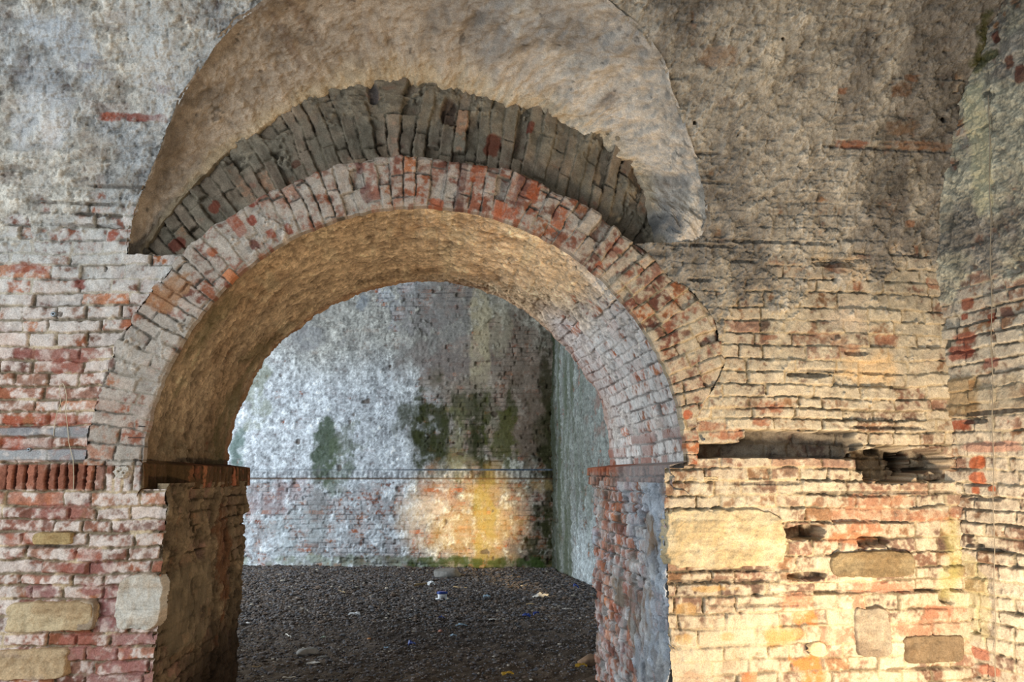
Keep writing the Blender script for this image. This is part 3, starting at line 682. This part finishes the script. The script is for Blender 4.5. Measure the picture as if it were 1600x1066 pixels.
# ------------------------------------------------------------------ back room
BWS = Surf(lambda px, py: on_line(px, py, WB0, WBD))
def back_wall():
    Ln = float(np.linalg.norm(WB1-WB0))
    Sx = spaced(-4.5, -.35, Ln+.06, Ln+.06, .0125); Z = spaced(-.05, -.05, 4.2, 4.9, .0115)
    z, s = np.meshgrid(Z, Sx, indexing='ij')
    zb0, zb1 = 1.250, 1.372
    L = Layout(mk_rows(-.1, 5, .066, 151, [zb0, zb1]), -6, 7, 152, lens=(.13, .25, .2))
    n = fbm(s*.8, z*.8, 4, 153)
    E = lambda b, rag=.6, soft=.5, p=2, f=3.5: (lambda q: blob(s, z, q[0], q[1], soft, rag, int(b[0]+b[1]), f, p))(BWS.box(*b))
    pl = .85 - .45*ss(1.25, 1.15, z) - .60*E((590,430,740,520), .4) - .65*E((650,500,870,740), .5) - .5*E((745,520,900,720), .4)
    pl = np.clip(pl + .15*n, 0, 1)
    wash = .95 + .15*n
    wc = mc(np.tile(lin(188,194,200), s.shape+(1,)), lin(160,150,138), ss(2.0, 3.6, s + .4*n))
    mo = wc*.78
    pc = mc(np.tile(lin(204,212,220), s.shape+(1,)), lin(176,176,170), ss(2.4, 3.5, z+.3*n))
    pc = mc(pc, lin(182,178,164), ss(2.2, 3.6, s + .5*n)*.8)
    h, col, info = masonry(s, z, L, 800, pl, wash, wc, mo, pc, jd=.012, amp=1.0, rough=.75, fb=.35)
    n2 = fbm(s*3, z*3, 5, 154); n4 = fbm(s*9, z*9, 4, 155); strk = fbm(s*7, z*.9, 4, 156)
    drip = ss(.1, .5, fbm(s*11, z*1.6, 5, 159)); fl = ss(.25, .4, fbm(s*16, z*16, 4, 160))
    col = col*(1+.18*n4+.12*strk-.16*drip-.20*fl)[..., None]
    def cc(b, c, k, rag=.6, soft=.6, p=2, f=3.5):
        nonlocal col
        m = E(b, rag*1.25, soft, p, f)*k*(1-.55*ss(.05, .5, n4*.7+strk*.5+.3*n2)); col = mc(col, c, m) if np.ndim(c) else col*(1+(c-1)*m)[..., None]
    cc((430,505,520,555), lin(140,142,146), .7); cc((555,455,580,490), lin(124,134,146), .6); cc((400,455,540,500), lin(164,164,160), .5)
    cc((620,430,740,560), lin(138,136,134), .75, .4); cc((640,540,760,600), lin(132,124,120), .7, .8); cc((780,470,880,640), lin(122,110,98), .65, .7)
    cc((736,455,766,610), lin(188,176,146), .75, .3, .4, 4); cc((770,470,800,560), lin(176,168,146), .5, .6)
    cc((795,600,885,740), lin(112,96,82), .7, .6); cc((690,580,800,640), lin(150,138,124), .5, .8)
    # damp, algae and moss
    G1, G2 = lin(58,62,34), lin(80,84,34)
    gz = E((625,605,815,742), .7, .6)*ss(.0, .3, fbm(s*5, z*2.2, 5, 166)); col = mc(col, G1*1.1, gz*.75)
    cc((492,664,528,745), lin(70,84,64), .9, .5, .4, 3, 5); cc((525,660,560,700), lin(90,98,80), .6, .9, .5, 2, 6); cc((512,690,548,760), lin(92,104,84), .7, .8, .5, 2, 6)
    cc((648,616,694,735), G1, .9, .6, .5, 3, 5); cc((640,640,665,720), G1, .5, .9); cc((735,632,758,738), G1*.9, .85, .6, .5, 3, 5); cc((758,640,806,728), G2, .75, .8, .5, 3, 5)
    cc((700,640,735,730), lin(140,138,100), .6, .9); cc((362,664,384,735), lin(94,116,110), .8, .5, .5, 3); cc((386,560,420,650), lin(130,136,116), .6, .9)
    cc((846,540,880,900), lin(52,50,28), .85, .5, .5, 5, 5); cc((836,650,866,740), G1*.8, .6, .8); cc((830,800,866,890), lin(50,52,26), .85, .8, .5, 3, 5)
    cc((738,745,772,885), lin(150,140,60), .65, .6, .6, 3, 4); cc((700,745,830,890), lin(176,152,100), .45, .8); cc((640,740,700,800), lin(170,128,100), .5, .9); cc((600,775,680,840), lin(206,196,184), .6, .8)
    cc((480,745,510,860), lin(140,140,140), .6, .8); cc((400,750,480,800), lin(160,142,144), .5, .9); cc((420,800,520,870), lin(182,192,196), .5, .9); cc((640,872,870,892), lin(64,84,40), .85, .5, .4, 4, 6)
    cc((380,870,640,888), lin(150,160,140), .6, .7, .5, 4, 6); cc((545,868,620,884), lin(90,84,64), .6, .9, .5, 3, 6)
    spots = ss(.95, 1.15, fbm(s*5, z*5, 3, 157))*(1-ss(3.2, 3.6, z)); col = mc(col, lin(96,84,74), spots*.8); h = h - .02*spots
    # string course of upright bricks with a grey ledge
    band = ss(zb0-.006, zb0+.006, z)*ss(zb1+.02, zb1, z)
    h = h + .035*band
    tick = .5+.5*np.sign(np.sin(s*2*math.pi/.075 + 1.2*vn(s*8, s*0, 9)))
    col = col*(1 - .35*band*(1-tick)*ss(zb1-.02, zb1-.03, z))[..., None]
    led = ss(zb1-.014, zb1-.006, z)*ss(zb1+.016, zb1+.008, z); col = mc(col, lin(92,100,110), led*.85*ss(2.0, 3.0, s+.2*n2) + led*.35)
    und = ss(zb0-.02, zb0-.01, z)*ss(zb0+.01, zb0, z); col = mc(col, lin(120,92,62), und*.7)
    nrm = np.array([WBD[1], -WBD[0]]); nrm = nrm if nrm[1] < 0 else -nrm
    h = h*1.1 + .02*fbm(s*1.5, z*1.5, 3, 158)
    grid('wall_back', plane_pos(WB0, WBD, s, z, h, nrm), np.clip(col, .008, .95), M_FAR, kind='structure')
back_wall()
def inner_right_wall():
    Sx = spaced(-.05, -.05, 3.4, 6.5, .012); Z = spaced(-.05, -.05, 4.0, 4.9, .012)
    z, s = np.meshgrid(Z, Sx, indexing='ij')
    L = Layout(mk_rows(-.1, 5, .066, 161), -1, 8, 162); n = fbm(s, z, 4, 163)
    wc = np.tile(lin(138,144,140), s.shape+(1,))
    h, col, info = masonry(s, z, L, 820, (.72+.2*n), np.full_like(s, 1.1), wc, wc*.75, mc(wc, lin(196,206,210), ss(1.2, .2, z)*ss(.8, 1.4, s)), amp=1.2, rough=1.3)
    st = fbm(s*7, z*.8, 5, 164)
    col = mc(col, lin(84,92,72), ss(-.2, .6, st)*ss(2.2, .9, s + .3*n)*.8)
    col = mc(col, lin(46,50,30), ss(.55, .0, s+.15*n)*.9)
    col = mc(col, lin(140,104,92), ss(1.5, 2.3, s)*ss(1.6, 1.9, z)*ss(.0, .5, fbm(s*6, z*6, 3, 165))*.6)
    nrm = np.array([WID[1], -WID[0]]); nrm = nrm if nrm[0] < 0 else -nrm
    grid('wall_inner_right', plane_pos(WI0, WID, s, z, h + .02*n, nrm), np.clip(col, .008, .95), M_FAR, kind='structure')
inner_right_wall()

def rear_face():                                  # the other side of the pierced wall and the room's own ceiling
    U = np.arange(-7, 3.4, .03); Z = np.arange(-.05, 5.0, .03); z, u = np.meshgrid(Z, U, indexing='ij')
    uc = (u[:-1, :-1]+u[1:, 1:])/2; zc = (z[:-1, :-1]+z[1:, 1:])/2
    hole = ((zc > ZC) & (np.hypot(uc, zc-ZC) < R0+.03)) | ((zc <= ZC) & (np.abs(uc) < 1.18))
    n = fbm(u*3, z*3, 4, 171); col = np.tile(lin(170,166,160), u.shape+(1,))*(1+.2*n)[..., None]
    grid('rear_face', np.stack([u, YB-.005+.02*n, z], -1), col, M_FAR, ~hole, parent=wall_front)
rear_face()
def simple_sheet(name, x0, x1, y0, y1, zf, c, step=.08, seed=1, mat=None):
    X = np.arange(x0, x1+step, step); Y = np.arange(y0, y1+step, step); y, x = np.meshgrid(Y, X, indexing='ij')
    n = fbm(x*1.5, y*1.5, 4, seed); col = np.tile(lin(*c), x.shape+(1,))*(1+.2*n)[..., None]
    return grid(name, np.stack([x, y, zf(x, y)+.02*n], -1), col, mat or M_FAR, kind='structure')
simple_sheet('ceiling', -7, 3.2, YB-.1, 12.9, lambda x, y: 4.75+0*x, (150,146,140), seed=181)

# ------------------------------------------------------------------ floor
def floor():
    X = spaced(-9, -3.4, 3.0, 4.5, .02, .25); Y = spaced(-6, 5.0, 12.7, 13, .02, .25)
    y, x = np.meshgrid(Y, X, indexing='ij')
    n1 = fbm(x*1.1, y*1.1, 4, 191); n2 = fbm(x*6, y*6, 4, 192); n3 = fbm(x*22, y*22, 3, 193)
    z = .012*n1 + .012*n2 + .010*n3 - .012
    z = z*ss(4.6, 5.2, y) 
    col = mc(np.tile(lin(92,82,74), x.shape+(1,)), lin(66,58,52), ss(-.3, .5, n1+.4*n2))
    col = mc(col, lin(84,70,54), ss(6.8, 5.6, y + .3*n1)*.6)
    col = col*(1+.3*n3)[..., None]
    col = mc(col, lin(120,108,92), ss(4.4, 3.6, y))
    grid('floor', np.stack([x, y, z], -1), np.clip(col, .01, .9), M_SOIL, kind='structure')
floor()
def zfloor(x, y):
    x = np.asarray(x, float); y = np.asarray(y, float)
    return .012*fbm(x*1.1, y*1.1, 4, 191) + .012*fbm(x*6, y*6, 4, 192) + .010*fbm(x*22, y*22, 3, 193) - .012

ICO_V = None
def ico():
    t = (1+5**.5)/2
    v = np.array([(-1,t,0),(1,t,0),(-1,-t,0),(1,-t,0),(0,-1,t),(0,1,t),(0,-1,-t),(0,1,-t),(t,0,-1),(t,0,1),(-t,0,-1),(-t,0,1)], float)
    v /= np.linalg.norm(v[0])
    f = np.array([(0,11,5),(0,5,1),(0,1,7),(0,7,10),(0,10,11),(1,5,9),(5,11,4),(11,10,2),(10,7,6),(7,1,8),(3,9,4),(3,4,2),(3,2,6),(3,6,8),(3,8,9),(4,9,5),(2,4,11),(6,2,10),(8,6,7),(9,8,1)])
    return v, f
def gravel():
    rng = np.random.default_rng(5); n = 110000
    y = 5.25 + (12.2-5.25)*rng.random(n)**.85; x = -3.3 + 5.5*rng.random(n)
    xmax = 1.84 + (11.62-y)*.09 - .03; ok = (x < xmax) & (y < 12.44-(x+2.65)*.183-.05)
    dens = fbm(x*1.2, y*1.2, 3, 201); ok &= rng.random(n) < .55 + .5*dens + .35*(y > 7)
    ok &= (y > YB+.1) | (np.abs(x) < 1.05)
    x, y = x[ok], y[ok]; n = len(x)
    sz = (.003 + .009*rng.random(n)**2.6)*(1+.35*(y>7.5))*(1+.05*(y-5)); big = rng.random(n) < .02; sz[big] *= 1.7
    V0, F0 = ico(); V = V0[None]*(1+.28*(rng.random((n, 12, 1))-.5))
    V = V*np.stack([sz*(.9+.7*rng.random(n)), sz*(.8+.5*rng.random(n)), sz*(.45+.4*rng.random(n))], -1)[:, None]
    a = rng.random(n)*6.283; ca, sa = np.cos(a)[:, None], np.sin(a)[:, None]
    X = V[..., 0]*ca - V[..., 1]*sa + x[:, None]; Y = V[..., 0]*sa + V[..., 1]*ca + y[:, None]
    Z = V[..., 2] + zfloor(x, y)[:, None] + .25*sz[:, None]
    base = np.array([lin(106,100,98), lin(84,78,76), lin(124,118,116), lin(112,98,88), lin(102,102,106)])[rng.integers(0, 5, n)]
    pale = rng.random(n) < .02; base[pale] = lin(170,162,150); base *= (.7+.6*rng.random(n))[:, None]
    col = np.repeat(base[:, None], 12, 1)
    F = (F0[None] + 12*np.arange(n)[:, None, None]).reshape(-1, 3)
    me = raw_mesh('gravel', np.stack([X, Y, Z], -1).reshape(-1, 3), F, col.reshape(-1, 3), smooth=False)
    o = link('gravel', me, M_SOIL, kind='stuff'); tagthing(o, 'dark grey gravel and rubble crumbs strewn over the back room floor', 'gravel')
gravel()

# ------------------------------------------------------------------ loose things on the floor
MATS = {}
def M(name, col, **k):
    if name not in MATS: MATS[name] = mat_plain(name, lin(*col), **k)
    return MATS[name]
import bmesh
def rock(name, px, py, sx, sy, sz, mat, label, cat='stone', seed=1, rot=0, sink=.2, group=None):
    x, y = on_floor(px, py); bm = bmesh.new(); bmesh.ops.create_icosphere(bm, subdivisions=4, radius=1)
    rng = random.Random(seed); planes = []
    for _ in range(9):
        d = np.array([rng.gauss(0, 1), rng.gauss(0, 1), rng.gauss(0, .8)]); planes.append((d/np.linalg.norm(d), .62+.25*rng.random()))
    for v in bm.verts:
        p = np.array(v.co)
        for d, k in planes:
            q = p @ d
            if q > k: p = p - d*(q-k)*.9
        p += .02*math.sin(p[0]*13+seed)*math.sin(p[1]*11)
        v.co = (p[0]*sx, p[1]*sy, p[2]*sz)
    me = bpy.data.meshes.new(name); bm.to_mesh(me); bm.free()
    for pl in me.polygons: pl.use_smooth = True
    o = link(name, me, mat); o.location = (x, y, float(zfloor(x, y)) + sz*(.75-sink)); o.rotation_euler = (0, 0, rot)
    return tagthing(o, label, cat, group)
def scrap(name, px, py, sx, sy, lift, mat, label, cat='litter', seed=1, rot=0, thick=.0015, crumple=1.0):
    x0, y0 = on_floor(px, py); n = 18; rng = random.Random(seed)
    uu = np.linspace(-1, 1, n); v, u = np.meshgrid(uu, uu, indexing='ij')
    e = 1+.25*fbm(u*1.5+seed, v*1.5, 2, seed); X = u*sx*e*.5; Y = v*sy*e*.5
    Z = lift*(.5+.5*fbm(u*1.4, v*1.4+seed, 3, seed+3)*crumple) + lift*.4*(1-u*u)
    Z = np.maximum(Z, .001)
    V = np.concatenate([np.stack([X, Y, Z], -1).reshape(-1, 3), np.stack([X, Y, Z-thick], -1).reshape(-1, 3)])
    idx = np.arange(n*n).reshape(n, n); F = np.stack([idx[:-1, :-1], idx[:-1, 1:], idx[1:, 1:], idx[1:, :-1]], -1).reshape(-1, 4)
    b = np.concatenate([idx[0], idx[1:, -1], idx[-1, -2::-1], idx[-2:0:-1, 0]]); b2 = np.roll(b, -1)
    side = np.stack([b, b2, b2+n*n, b+n*n], -1)
    me = raw_mesh(name, V, np.concatenate([F, F[:, ::-1]+n*n, side]), smooth=False)
    o = link(name, me, mat); o.location = (x0, y0, float(zfloor(x0, y0))+.012); o.rotation_euler = (0, 0, rot)
    return tagthing(o, label, cat)
def stick(name, p, q, r, mat, label, cat='stick', seed=1):
    a = np.array(on_floor(*p)); b = np.array(on_floor(*q)); rng = random.Random(seed)
    n = 9; bm = []; F = []; m = 8
    d = (b-a); L = np.linalg.norm(d); t = d/L; nn = np.array([-t[1], t[0]])
    for i in range(n):
        f = i/(n-1); c = (f-.5)*d + nn*math.sin(f*4+seed)*L*.03; rr = r*(1-.45*f)*(.9+.2*rng.random())
        for j in range(m):
            w = 2*math.pi*j/m; bm.append((*(c+nn*math.cos(w)*rr), rr*math.sin(w)+.003*math.sin(f*9)))
    F = np.array([(i*m+j, i*m+(j+1) % m, (i+1)*m+(j+1) % m, (i+1)*m+j) for i in range(n-1) for j in range(m)])
    me = raw_mesh(name, np.array(bm), F)
    o = link(name, me, mat); c = (a+b)/2; o.location = (c[0], c[1], float(zfloor(*c))+.018)
    return tagthing(o, label, cat)
WHITE = M('white_plastic', (232,236,240), rough=.5, var=.06); PAPER = M('weathered_paper', (206,202,196), rough=.9, var=.15)
BLUE = M('blue_plastic', (44,70,150), rough=.4, var=.2); PALEB = M('pale_blue_plastic', (150,176,196), rough=.5, var=.15)
TAN = M('bleached_wood', (186,160,120), rough=.9, var=.2); GREYR = M('grey_stone', (136,134,130), rough=.95, var=.25, scale=30)
BROWNR = M('brown_stone', (140,112,88), rough=.95, var=.25, scale=30); YEL = M('yellow_wrapper', (170,132,30), rough=.4, var=.3)
PINK = M('broken_brick', (168,120,104), rough=.95, var=.25); GRN = M('pale_green_glass', (160,176,160), rough=.3, var=.2)
rock('stone', 481, 1020, .085, .06, .038, GREYR, 'flat grey stone lying near the left pier, largest loose stone in front', seed=3, rot=.3)
rock('stone', 504, 1024, .045, .02, .010, GREYR, 'thin pale stone sliver against the right end of the flat grey stone', seed=4)
rock('stone', 699, 900, .22, .15, .085, GREYR, 'domed grey stone at the foot of the mossy back wall', seed=5, sink=.35)
rock('stone', 921, 1036, .085, .07, .05, BROWNR, 'brown rounded stone tucked against the right pier', seed=6)
rock('brick_fragment', 688, 988, .022, .018, .016, PINK, 'small pinkish brick crumb in the middle of the gravel', 'rubble', seed=7)
rock('pebble', 388, 972, .022, .018, .014, M('white_pebble', (214,214,214)), 'small white pebble beside the left pier', 'pebble', seed=8)
rock('pebble', 622, 905, .035, .03, .018, M('white_pebble', (214,214,214)), 'pale pebble far back, left of the domed stone', 'pebble', seed=9)
rock('brick_fragment', 577, 998, .02, .02, .014, M('orange_crumb', (176,120,70)), 'tiny orange brick crumb left of the blue scrap', 'rubble', seed=10)
def cup():
    x, y = on_floor(691, 937); root = bpy.data.objects.new('plastic_tub', None); C.objects.link(root); root.location = (x, y, float(zfloor(x, y))+.004); root.rotation_euler = (0, 0, .25)
    tagthing(root, 'small white tub with blue lid on the gravel below the domed stone', 'litter')
    def ringed(name, prof, mat, sq=.75):
        m = 28; V = []
        for r, z in prof:
            for j in range(m):
                w = 2*math.pi*j/m; k = (abs(math.cos(w))**3.5+abs(math.sin(w))**3.5)**(-1/3.5)
                V.append((r*k*math.cos(w), r*sq*k*math.sin(w), z))
        F = [(i*m+j, i*m+(j+1) % m, (i+1)*m+(j+1) % m, (i+1)*m+j) for i in range(len(prof)-1) for j in range(m)]
        return link(name, raw_mesh(name, np.array(V), np.array(F)), mat, root)
    ringed('tray', [(.0,.0),(.068,.0),(.075,.010),(.073,.014),(.0,.012)], WHITE)
    ringed('tub_wall', [(.0,.014),(.042,.014),(.05,.07),(.046,.07),(.0,.066)], WHITE)
    ringed('lid', [(.052,.062),(.056,.066),(.055,.080),(.045,.086),(.0,.085)], BLUE)
cup()
scrap('plastic_scrap', 845, 935, .15, .09, .04, PAPER, 'crumpled white plastic scrap, right side of the floor', seed=11, rot=.2)
scrap('plastic_scrap', 761, 935, .08, .05, .03, PALEB, 'small clear plastic scrap between the white tub and crumpled white scrap', seed=12)
scrap('plastic_scrap', 674, 916, .09, .06, .05, WHITE, 'bent white scrap at the end of the tan splinter', seed=13)
scrap('plastic_scrap', 554, 963, .10, .05, .035, WHITE, 'lumpy white scrap left of centre on the gravel', seed=14)
scrap('paper_scrap', 720, 979, .09, .05, .015, PALEB, 'pale blue torn scrap below the white tub', seed=15, rot=.3)
scrap('paper_scrap', 489, 1036, .085, .035, .012, PAPER, 'white paper shred just in front of the flat grey stone', seed=16)
scrap('plastic_scrap', 900, 923, .06, .05, .05, BLUE, 'crumpled bright blue scrap beside the inner right wall foot', seed=17)
scrap('plastic_scrap', 822, 963, .08, .05, .03, BLUE, 'dark blue scrap right of centre, left one of the pair', seed=18)
scrap('plastic_scrap', 838, 961, .05, .04, .03, BLUE, 'dark blue scrap right of centre, right one of the pair', seed=19)
scrap('plastic_scrap', 690, 969, .05, .03, .02, BLUE, 'small blue flake below and left of the pale blue scrap', seed=20)
scrap('plastic_scrap', 708, 998, .05, .03, .015, PALEB, 'bluish flake in front of the pink brick crumb', seed=21)
scrap('plastic_scrap', 644, 1013, .055, .05, .035, BLUE, 'dark blue crumpled scrap in the middle foreground', seed=22)
scrap('glass_shard', 505, 1000, .035, .03, .02, GRN, 'pale green shard above right of the flat grey stone', 'glass', seed=23)
scrap('wrapper', 793, 1057, .075, .04, .02, YEL, 'crumpled yellow wrapper at the bottom of the view', seed=24)
scrap('wrapper', 908, 1043, .07, .04, .02, YEL, 'shiny yellow foil beside the brown rounded stone', seed=25)
scrap('paper_scrap', 887, 954, .10, .05, .02, PAPER, 'greyish torn paper near the right pier', seed=26)
scrap('paper_scrap', 828, 943, .08, .03, .012, TAN, 'tan card strip just left of the crumpled white scrap', seed=27)
scrap('paper_scrap', 772, 969, .10, .03, .012, PAPER, 'grey paper strip on the dark gravel, centre right', seed=28)
scrap('paper_scrap', 604, 1014, .04, .025, .012, PALEB, 'tiny pale flake left of the dark blue crumpled scrap', seed=29)
stick('wood_splinter', (649,916), (671,912), .014, TAN, 'pale tan wood splinter in front of the domed stone', 'splinter')
stick('stick', (708,917), (730,918), .010, TAN, 'pale thin stick right of the tan splinter')
stick('stick', (446,988), (456,992), .005, M('bone_white', (214,210,200)), 'short white stick on the gravel above the flat grey stone')
stick('stick', (441,1061), (462,1060), .0045, M('bone_white', (214,210,200)), 'white stick at the very bottom beside the left pier')
stick('stick', (394,1042), (408,1041), .004, TAN, 'thin straw by the foot of the left pier')
stick('stick', (528,923), (540,926), .008, TAN, 'short pale straw in the far gravel, left half')

# ------------------------------------------------------------------ fixings on the walls
def tube(name, pts, r, mat, parent=None, m=8):
    pts = np.array(pts, float); V = []; n = len(pts)
    for i in range(n):
        t = pts[min(i+1, n-1)]-pts[max(i-1, 0)]; t /= np.linalg.norm(t)+1e-9
        a = np.cross(t, (0, 1, 0) if abs(t[1]) < .9 else (1, 0, 0)); a /= np.linalg.norm(a); b = np.cross(t, a)
        for j in range(m):
            w = 2*math.pi*j/m; V.append(pts[i] + r*(a*math.cos(w)+b*math.sin(w)))
    F = np.array([(i*m+j, i*m+(j+1) % m, (i+1)*m+(j+1) % m, (i+1)*m+j) for i in range(n-1) for j in range(m)])
    return link(name, raw_mesh(name, np.array(V), F), mat, parent)
STEEL = M('galvanised_steel', (150,156,160), rough=.4, metal=.7, var=.1); TWINE = M('pale_twine', (206,190,160), rough=.95, var=.1); CABLE = M('grey_cable', (150,140,122), rough=.7, var=.1)
def fp(px, py, off):
    x, t = on_front(px, py); return wall_pos(np.array(float(x)), np.array(float(t)), np.array(off))
def anchor(px, py, r, label):
    root = bpy.data.objects.new('wall_anchor', None); C.objects.link(root); c = fp(px, py, .016); root.location = c
    tagthing(root, label, 'anchor')
    prof = [(r*.35, -.01), (r*.35, .004), (r*.55, .006), (r*.9, .004), (r, 0), (r, -.016)]
    m = 24; V = [(a*math.cos(2*math.pi*j/m), -y, a*math.sin(2*math.pi*j/m)) for a, y in prof for j in range(m)]
    F = np.array([(i*m+j, i*m+(j+1) % m, (i+1)*m+(j+1) % m, (i+1)*m+j) for i in range(len(prof)-1) for j in range(m)])
    link('washer', raw_mesh('washer', np.array(V), F), STEEL, root)
    V2 = [(a*math.cos(math.pi/3*j), -y, a*math.sin(math.pi/3*j)) for a, y in [(0, .009), (r*.4, .009), (r*.4, -.01)] for j in range(6)]
    F2 = np.array([(i*6+j, i*6+(j+1) % 6, (i+1)*6+(j+1) % 6, (i+1)*6+j) for i in range(2) for j in range(6)])
    link('bolt', raw_mesh('bolt', np.array(V2), F2, smooth=False), M('dark_iron', (60,58,56), metal=.6), root)
anchor(86, 492, .012, 'small round metal wall anchor high on the left brickwork')
anchor(48, 703, .009, 'small round metal wall anchor in the grey plaster band')
anchor(1098, 687, .008, 'small ring anchor on the wall right of the arch springing')
def nail(a, b, label):
    o = tube('nail', [fp(*a, .014), fp((a[0]+b[0])/2, (a[1]+b[1])/2, .016), fp(*b, .017)], .0017, M('dark_iron', (60,58,56), metal=.6)); tagthing(o, label, 'nail')
nail((202,684), (228,684.5), 'longer thin iron nail lying against the wall above the grey band')
nail((218,666.5), (229,667), 'short thin iron nail at the left edge of the arch, just above the longer nail')
def daub():
    c = fp(193, 738, .010); root = bpy.data.objects.new('mortar_daub', None); C.objects.link(root); root.location = c
    tagthing(root, 'pale lump of mortar with two small holes at the end of the upright red bricks', 'mortar lump')
    U = np.linspace(-1, 1, 44); v, u = np.meshgrid(U, U, indexing='ij')
    k = ss(.0, .35, 1-np.sqrt(u*u+v*v)+.25*fbm(u*2, v*2, 3, 400))
    h = -.02 + .036*k + .004*fbm(u*4, v*4, 3, 401)
    for cx, cy in ((-.3, .1), (.25, -.1)):
        d = np.hypot(u-cx, v-cy); h += .006*np.exp(-((d-.22)/.09)**2)*k - .014*ss(.14, .08, d)
    P = np.stack([u*.040, -h, v*.034], -1); col = np.tile(lin(204,192,176), u.shape+(1,))*(1+.15*fbm(u*3, v*3, 3, 402))[..., None]
    grid('lump', P, col, M_WALL, k[:-1, :-1] > .02, parent=root)
daub()
def twine(name, pts, label, r=.0016):
    o = tube(name, [fp(a, b, .014+c) for a, b, c in pts], r, TWINE); tagthing(o, label, 'string')
twine('string', [(100,600,0),(96,603,0),(95,615,.004),(98,624,.004),(97,632,.004),(92,645,.004),(88,665,.003),(86,682,.002)], 'left strand of thin pale string hanging on the left wall')
twine('string', [(101,600,.002),(104,606,.004),(107,620,.004),(105,640,.004),(108,665,.004),(110,692,.002),(117,720,.004),(118,745,.004),(117,766,.002)], 'right longer strand of thin pale string hanging down past the soldier course')
def rw(px, py, off):
    s, z = on_line(px, py, WR0, WRD); nrm = np.array([WRD[1], -WRD[0]]); nrm = nrm if nrm[0] < 0 else -nrm
    p = WR0 + WRD*float(s) + nrm*off; return (p[0], p[1], float(z))
cb = tube('cable', [rw(1550+(y-150)*.012, y, .02+.004*math.sin(y*.05)) for y in range(150, 1140, 15)], .0022, CABLE)
tagthing(cb, 'thin beige cable running straight down the right side wall', 'cable')

# ------------------------------------------------------------------ added lamps on the ground, out of view, for the unseen warm sources
IRON = M('black_lamp_housing', (30,30,32), rough=.5, var=.1)
def glow_glass():
    m = bpy.data.materials.new('lamp_glass'); m.use_nodes = True; bs = m.node_tree.nodes['Principled BSDF']
    n = m.node_tree.nodes.new('ShaderNodeTexNoise'); n.inputs['Scale'].default_value = 60
    m.node_tree.links.new(n.outputs[0], bs.inputs['Roughness'])
    bs.inputs['Base Color'].default_value = (.9, .85, .7, 1); bs.inputs['Emission Color'].default_value = (1, .74, .42, 1); bs.inputs['Emission Strength'].default_value = 4
    return m
GLOW = glow_glass()
def added_floodlight(loc, target, w, h, power, col, label, spread=170, spot=None):
    from mathutils import Vector
    root = bpy.data.objects.new('added_floodlight', None); C.objects.link(root); root.location = (loc[0], loc[1], 0)
    tagthing(root, label, 'lamp', 'added ground floodlights')
    d = Vector(target)-Vector(loc); q = d.to_track_quat('-Z', 'Y'); hd = bpy.data.objects.new('lamp_head', None)
    mat = q.to_matrix().to_4x4(); 
    def bx(name, x0, x1, y0, y1, z0, z1, m):
        bm = bmesh.new(); bmesh.ops.create_cube(bm, size=1)
        for v in bm.verts: v.co = ((x0+x1)/2+v.co.x*(x1-x0), (y0+y1)/2+v.co.y*(y1-y0), (z0+z1)/2+v.co.z*(z1-z0))
        bmesh.ops.bevel(bm, geom=bm.edges[:], offset=.004, segments=2, affect='EDGES')
        bm.transform(mat); me = bpy.data.meshes.new(name); bm.to_mesh(me); bm.free()
        o = link(name, me, m, root); o.location = (0, 0, loc[2]); return o
    bx('housing', -w/2-.02, w/2+.02, -h/2-.02, h/2+.02, .01, .07, IRON); bx('glass', -w/2, w/2, -h/2, h/2, .004, .012, GLOW)
    for s in (-1, 1):
        bm = bmesh.new(); bmesh.ops.create_cube(bm, size=1)
        for v in bm.verts: v.co = (s*(w/2+.03)+v.co.x*.012, v.co.y*.03, v.co.z*loc[2]+loc[2]/2)
        me = bpy.data.meshes.new('bracket'); bm.to_mesh(me); bm.free(); link('bracket', me, IRON, root)
    if spot:
        l = bpy.data.lights.new('lamp_light', 'SPOT'); l.spot_size = math.radians(spot); l.spot_blend = 1; l.shadow_soft_size = .05
    else:
        l = bpy.data.lights.new('lamp_light', 'AREA'); l.shape = 'RECTANGLE'; l.size = w; l.size_y = h; l.spread = math.radians(spread)
    l.energy = power; l.color = col; o = bpy.data.objects.new('lamp_light', l); C.objects.link(o); o.parent = root
    o.location = (0, 0, loc[2]); o.rotation_euler = q.to_euler()
added_floodlight((2.12, 2.42, .14), (1.75, 3.8, 1.5), .42, .22, 54, (1.0, .80, .58), 'added black ground lamp, out of view, standing in for the source of the warm glow on the right half of the wall')
added_floodlight((1.72, 7.2, .16), (.66, 11.85, .66), .20, .12, 1600, (1.0, .72, .36), 'added black ground lamp hidden behind the right pier, standing in for the source of the warm glow on the back wall', spot=24)
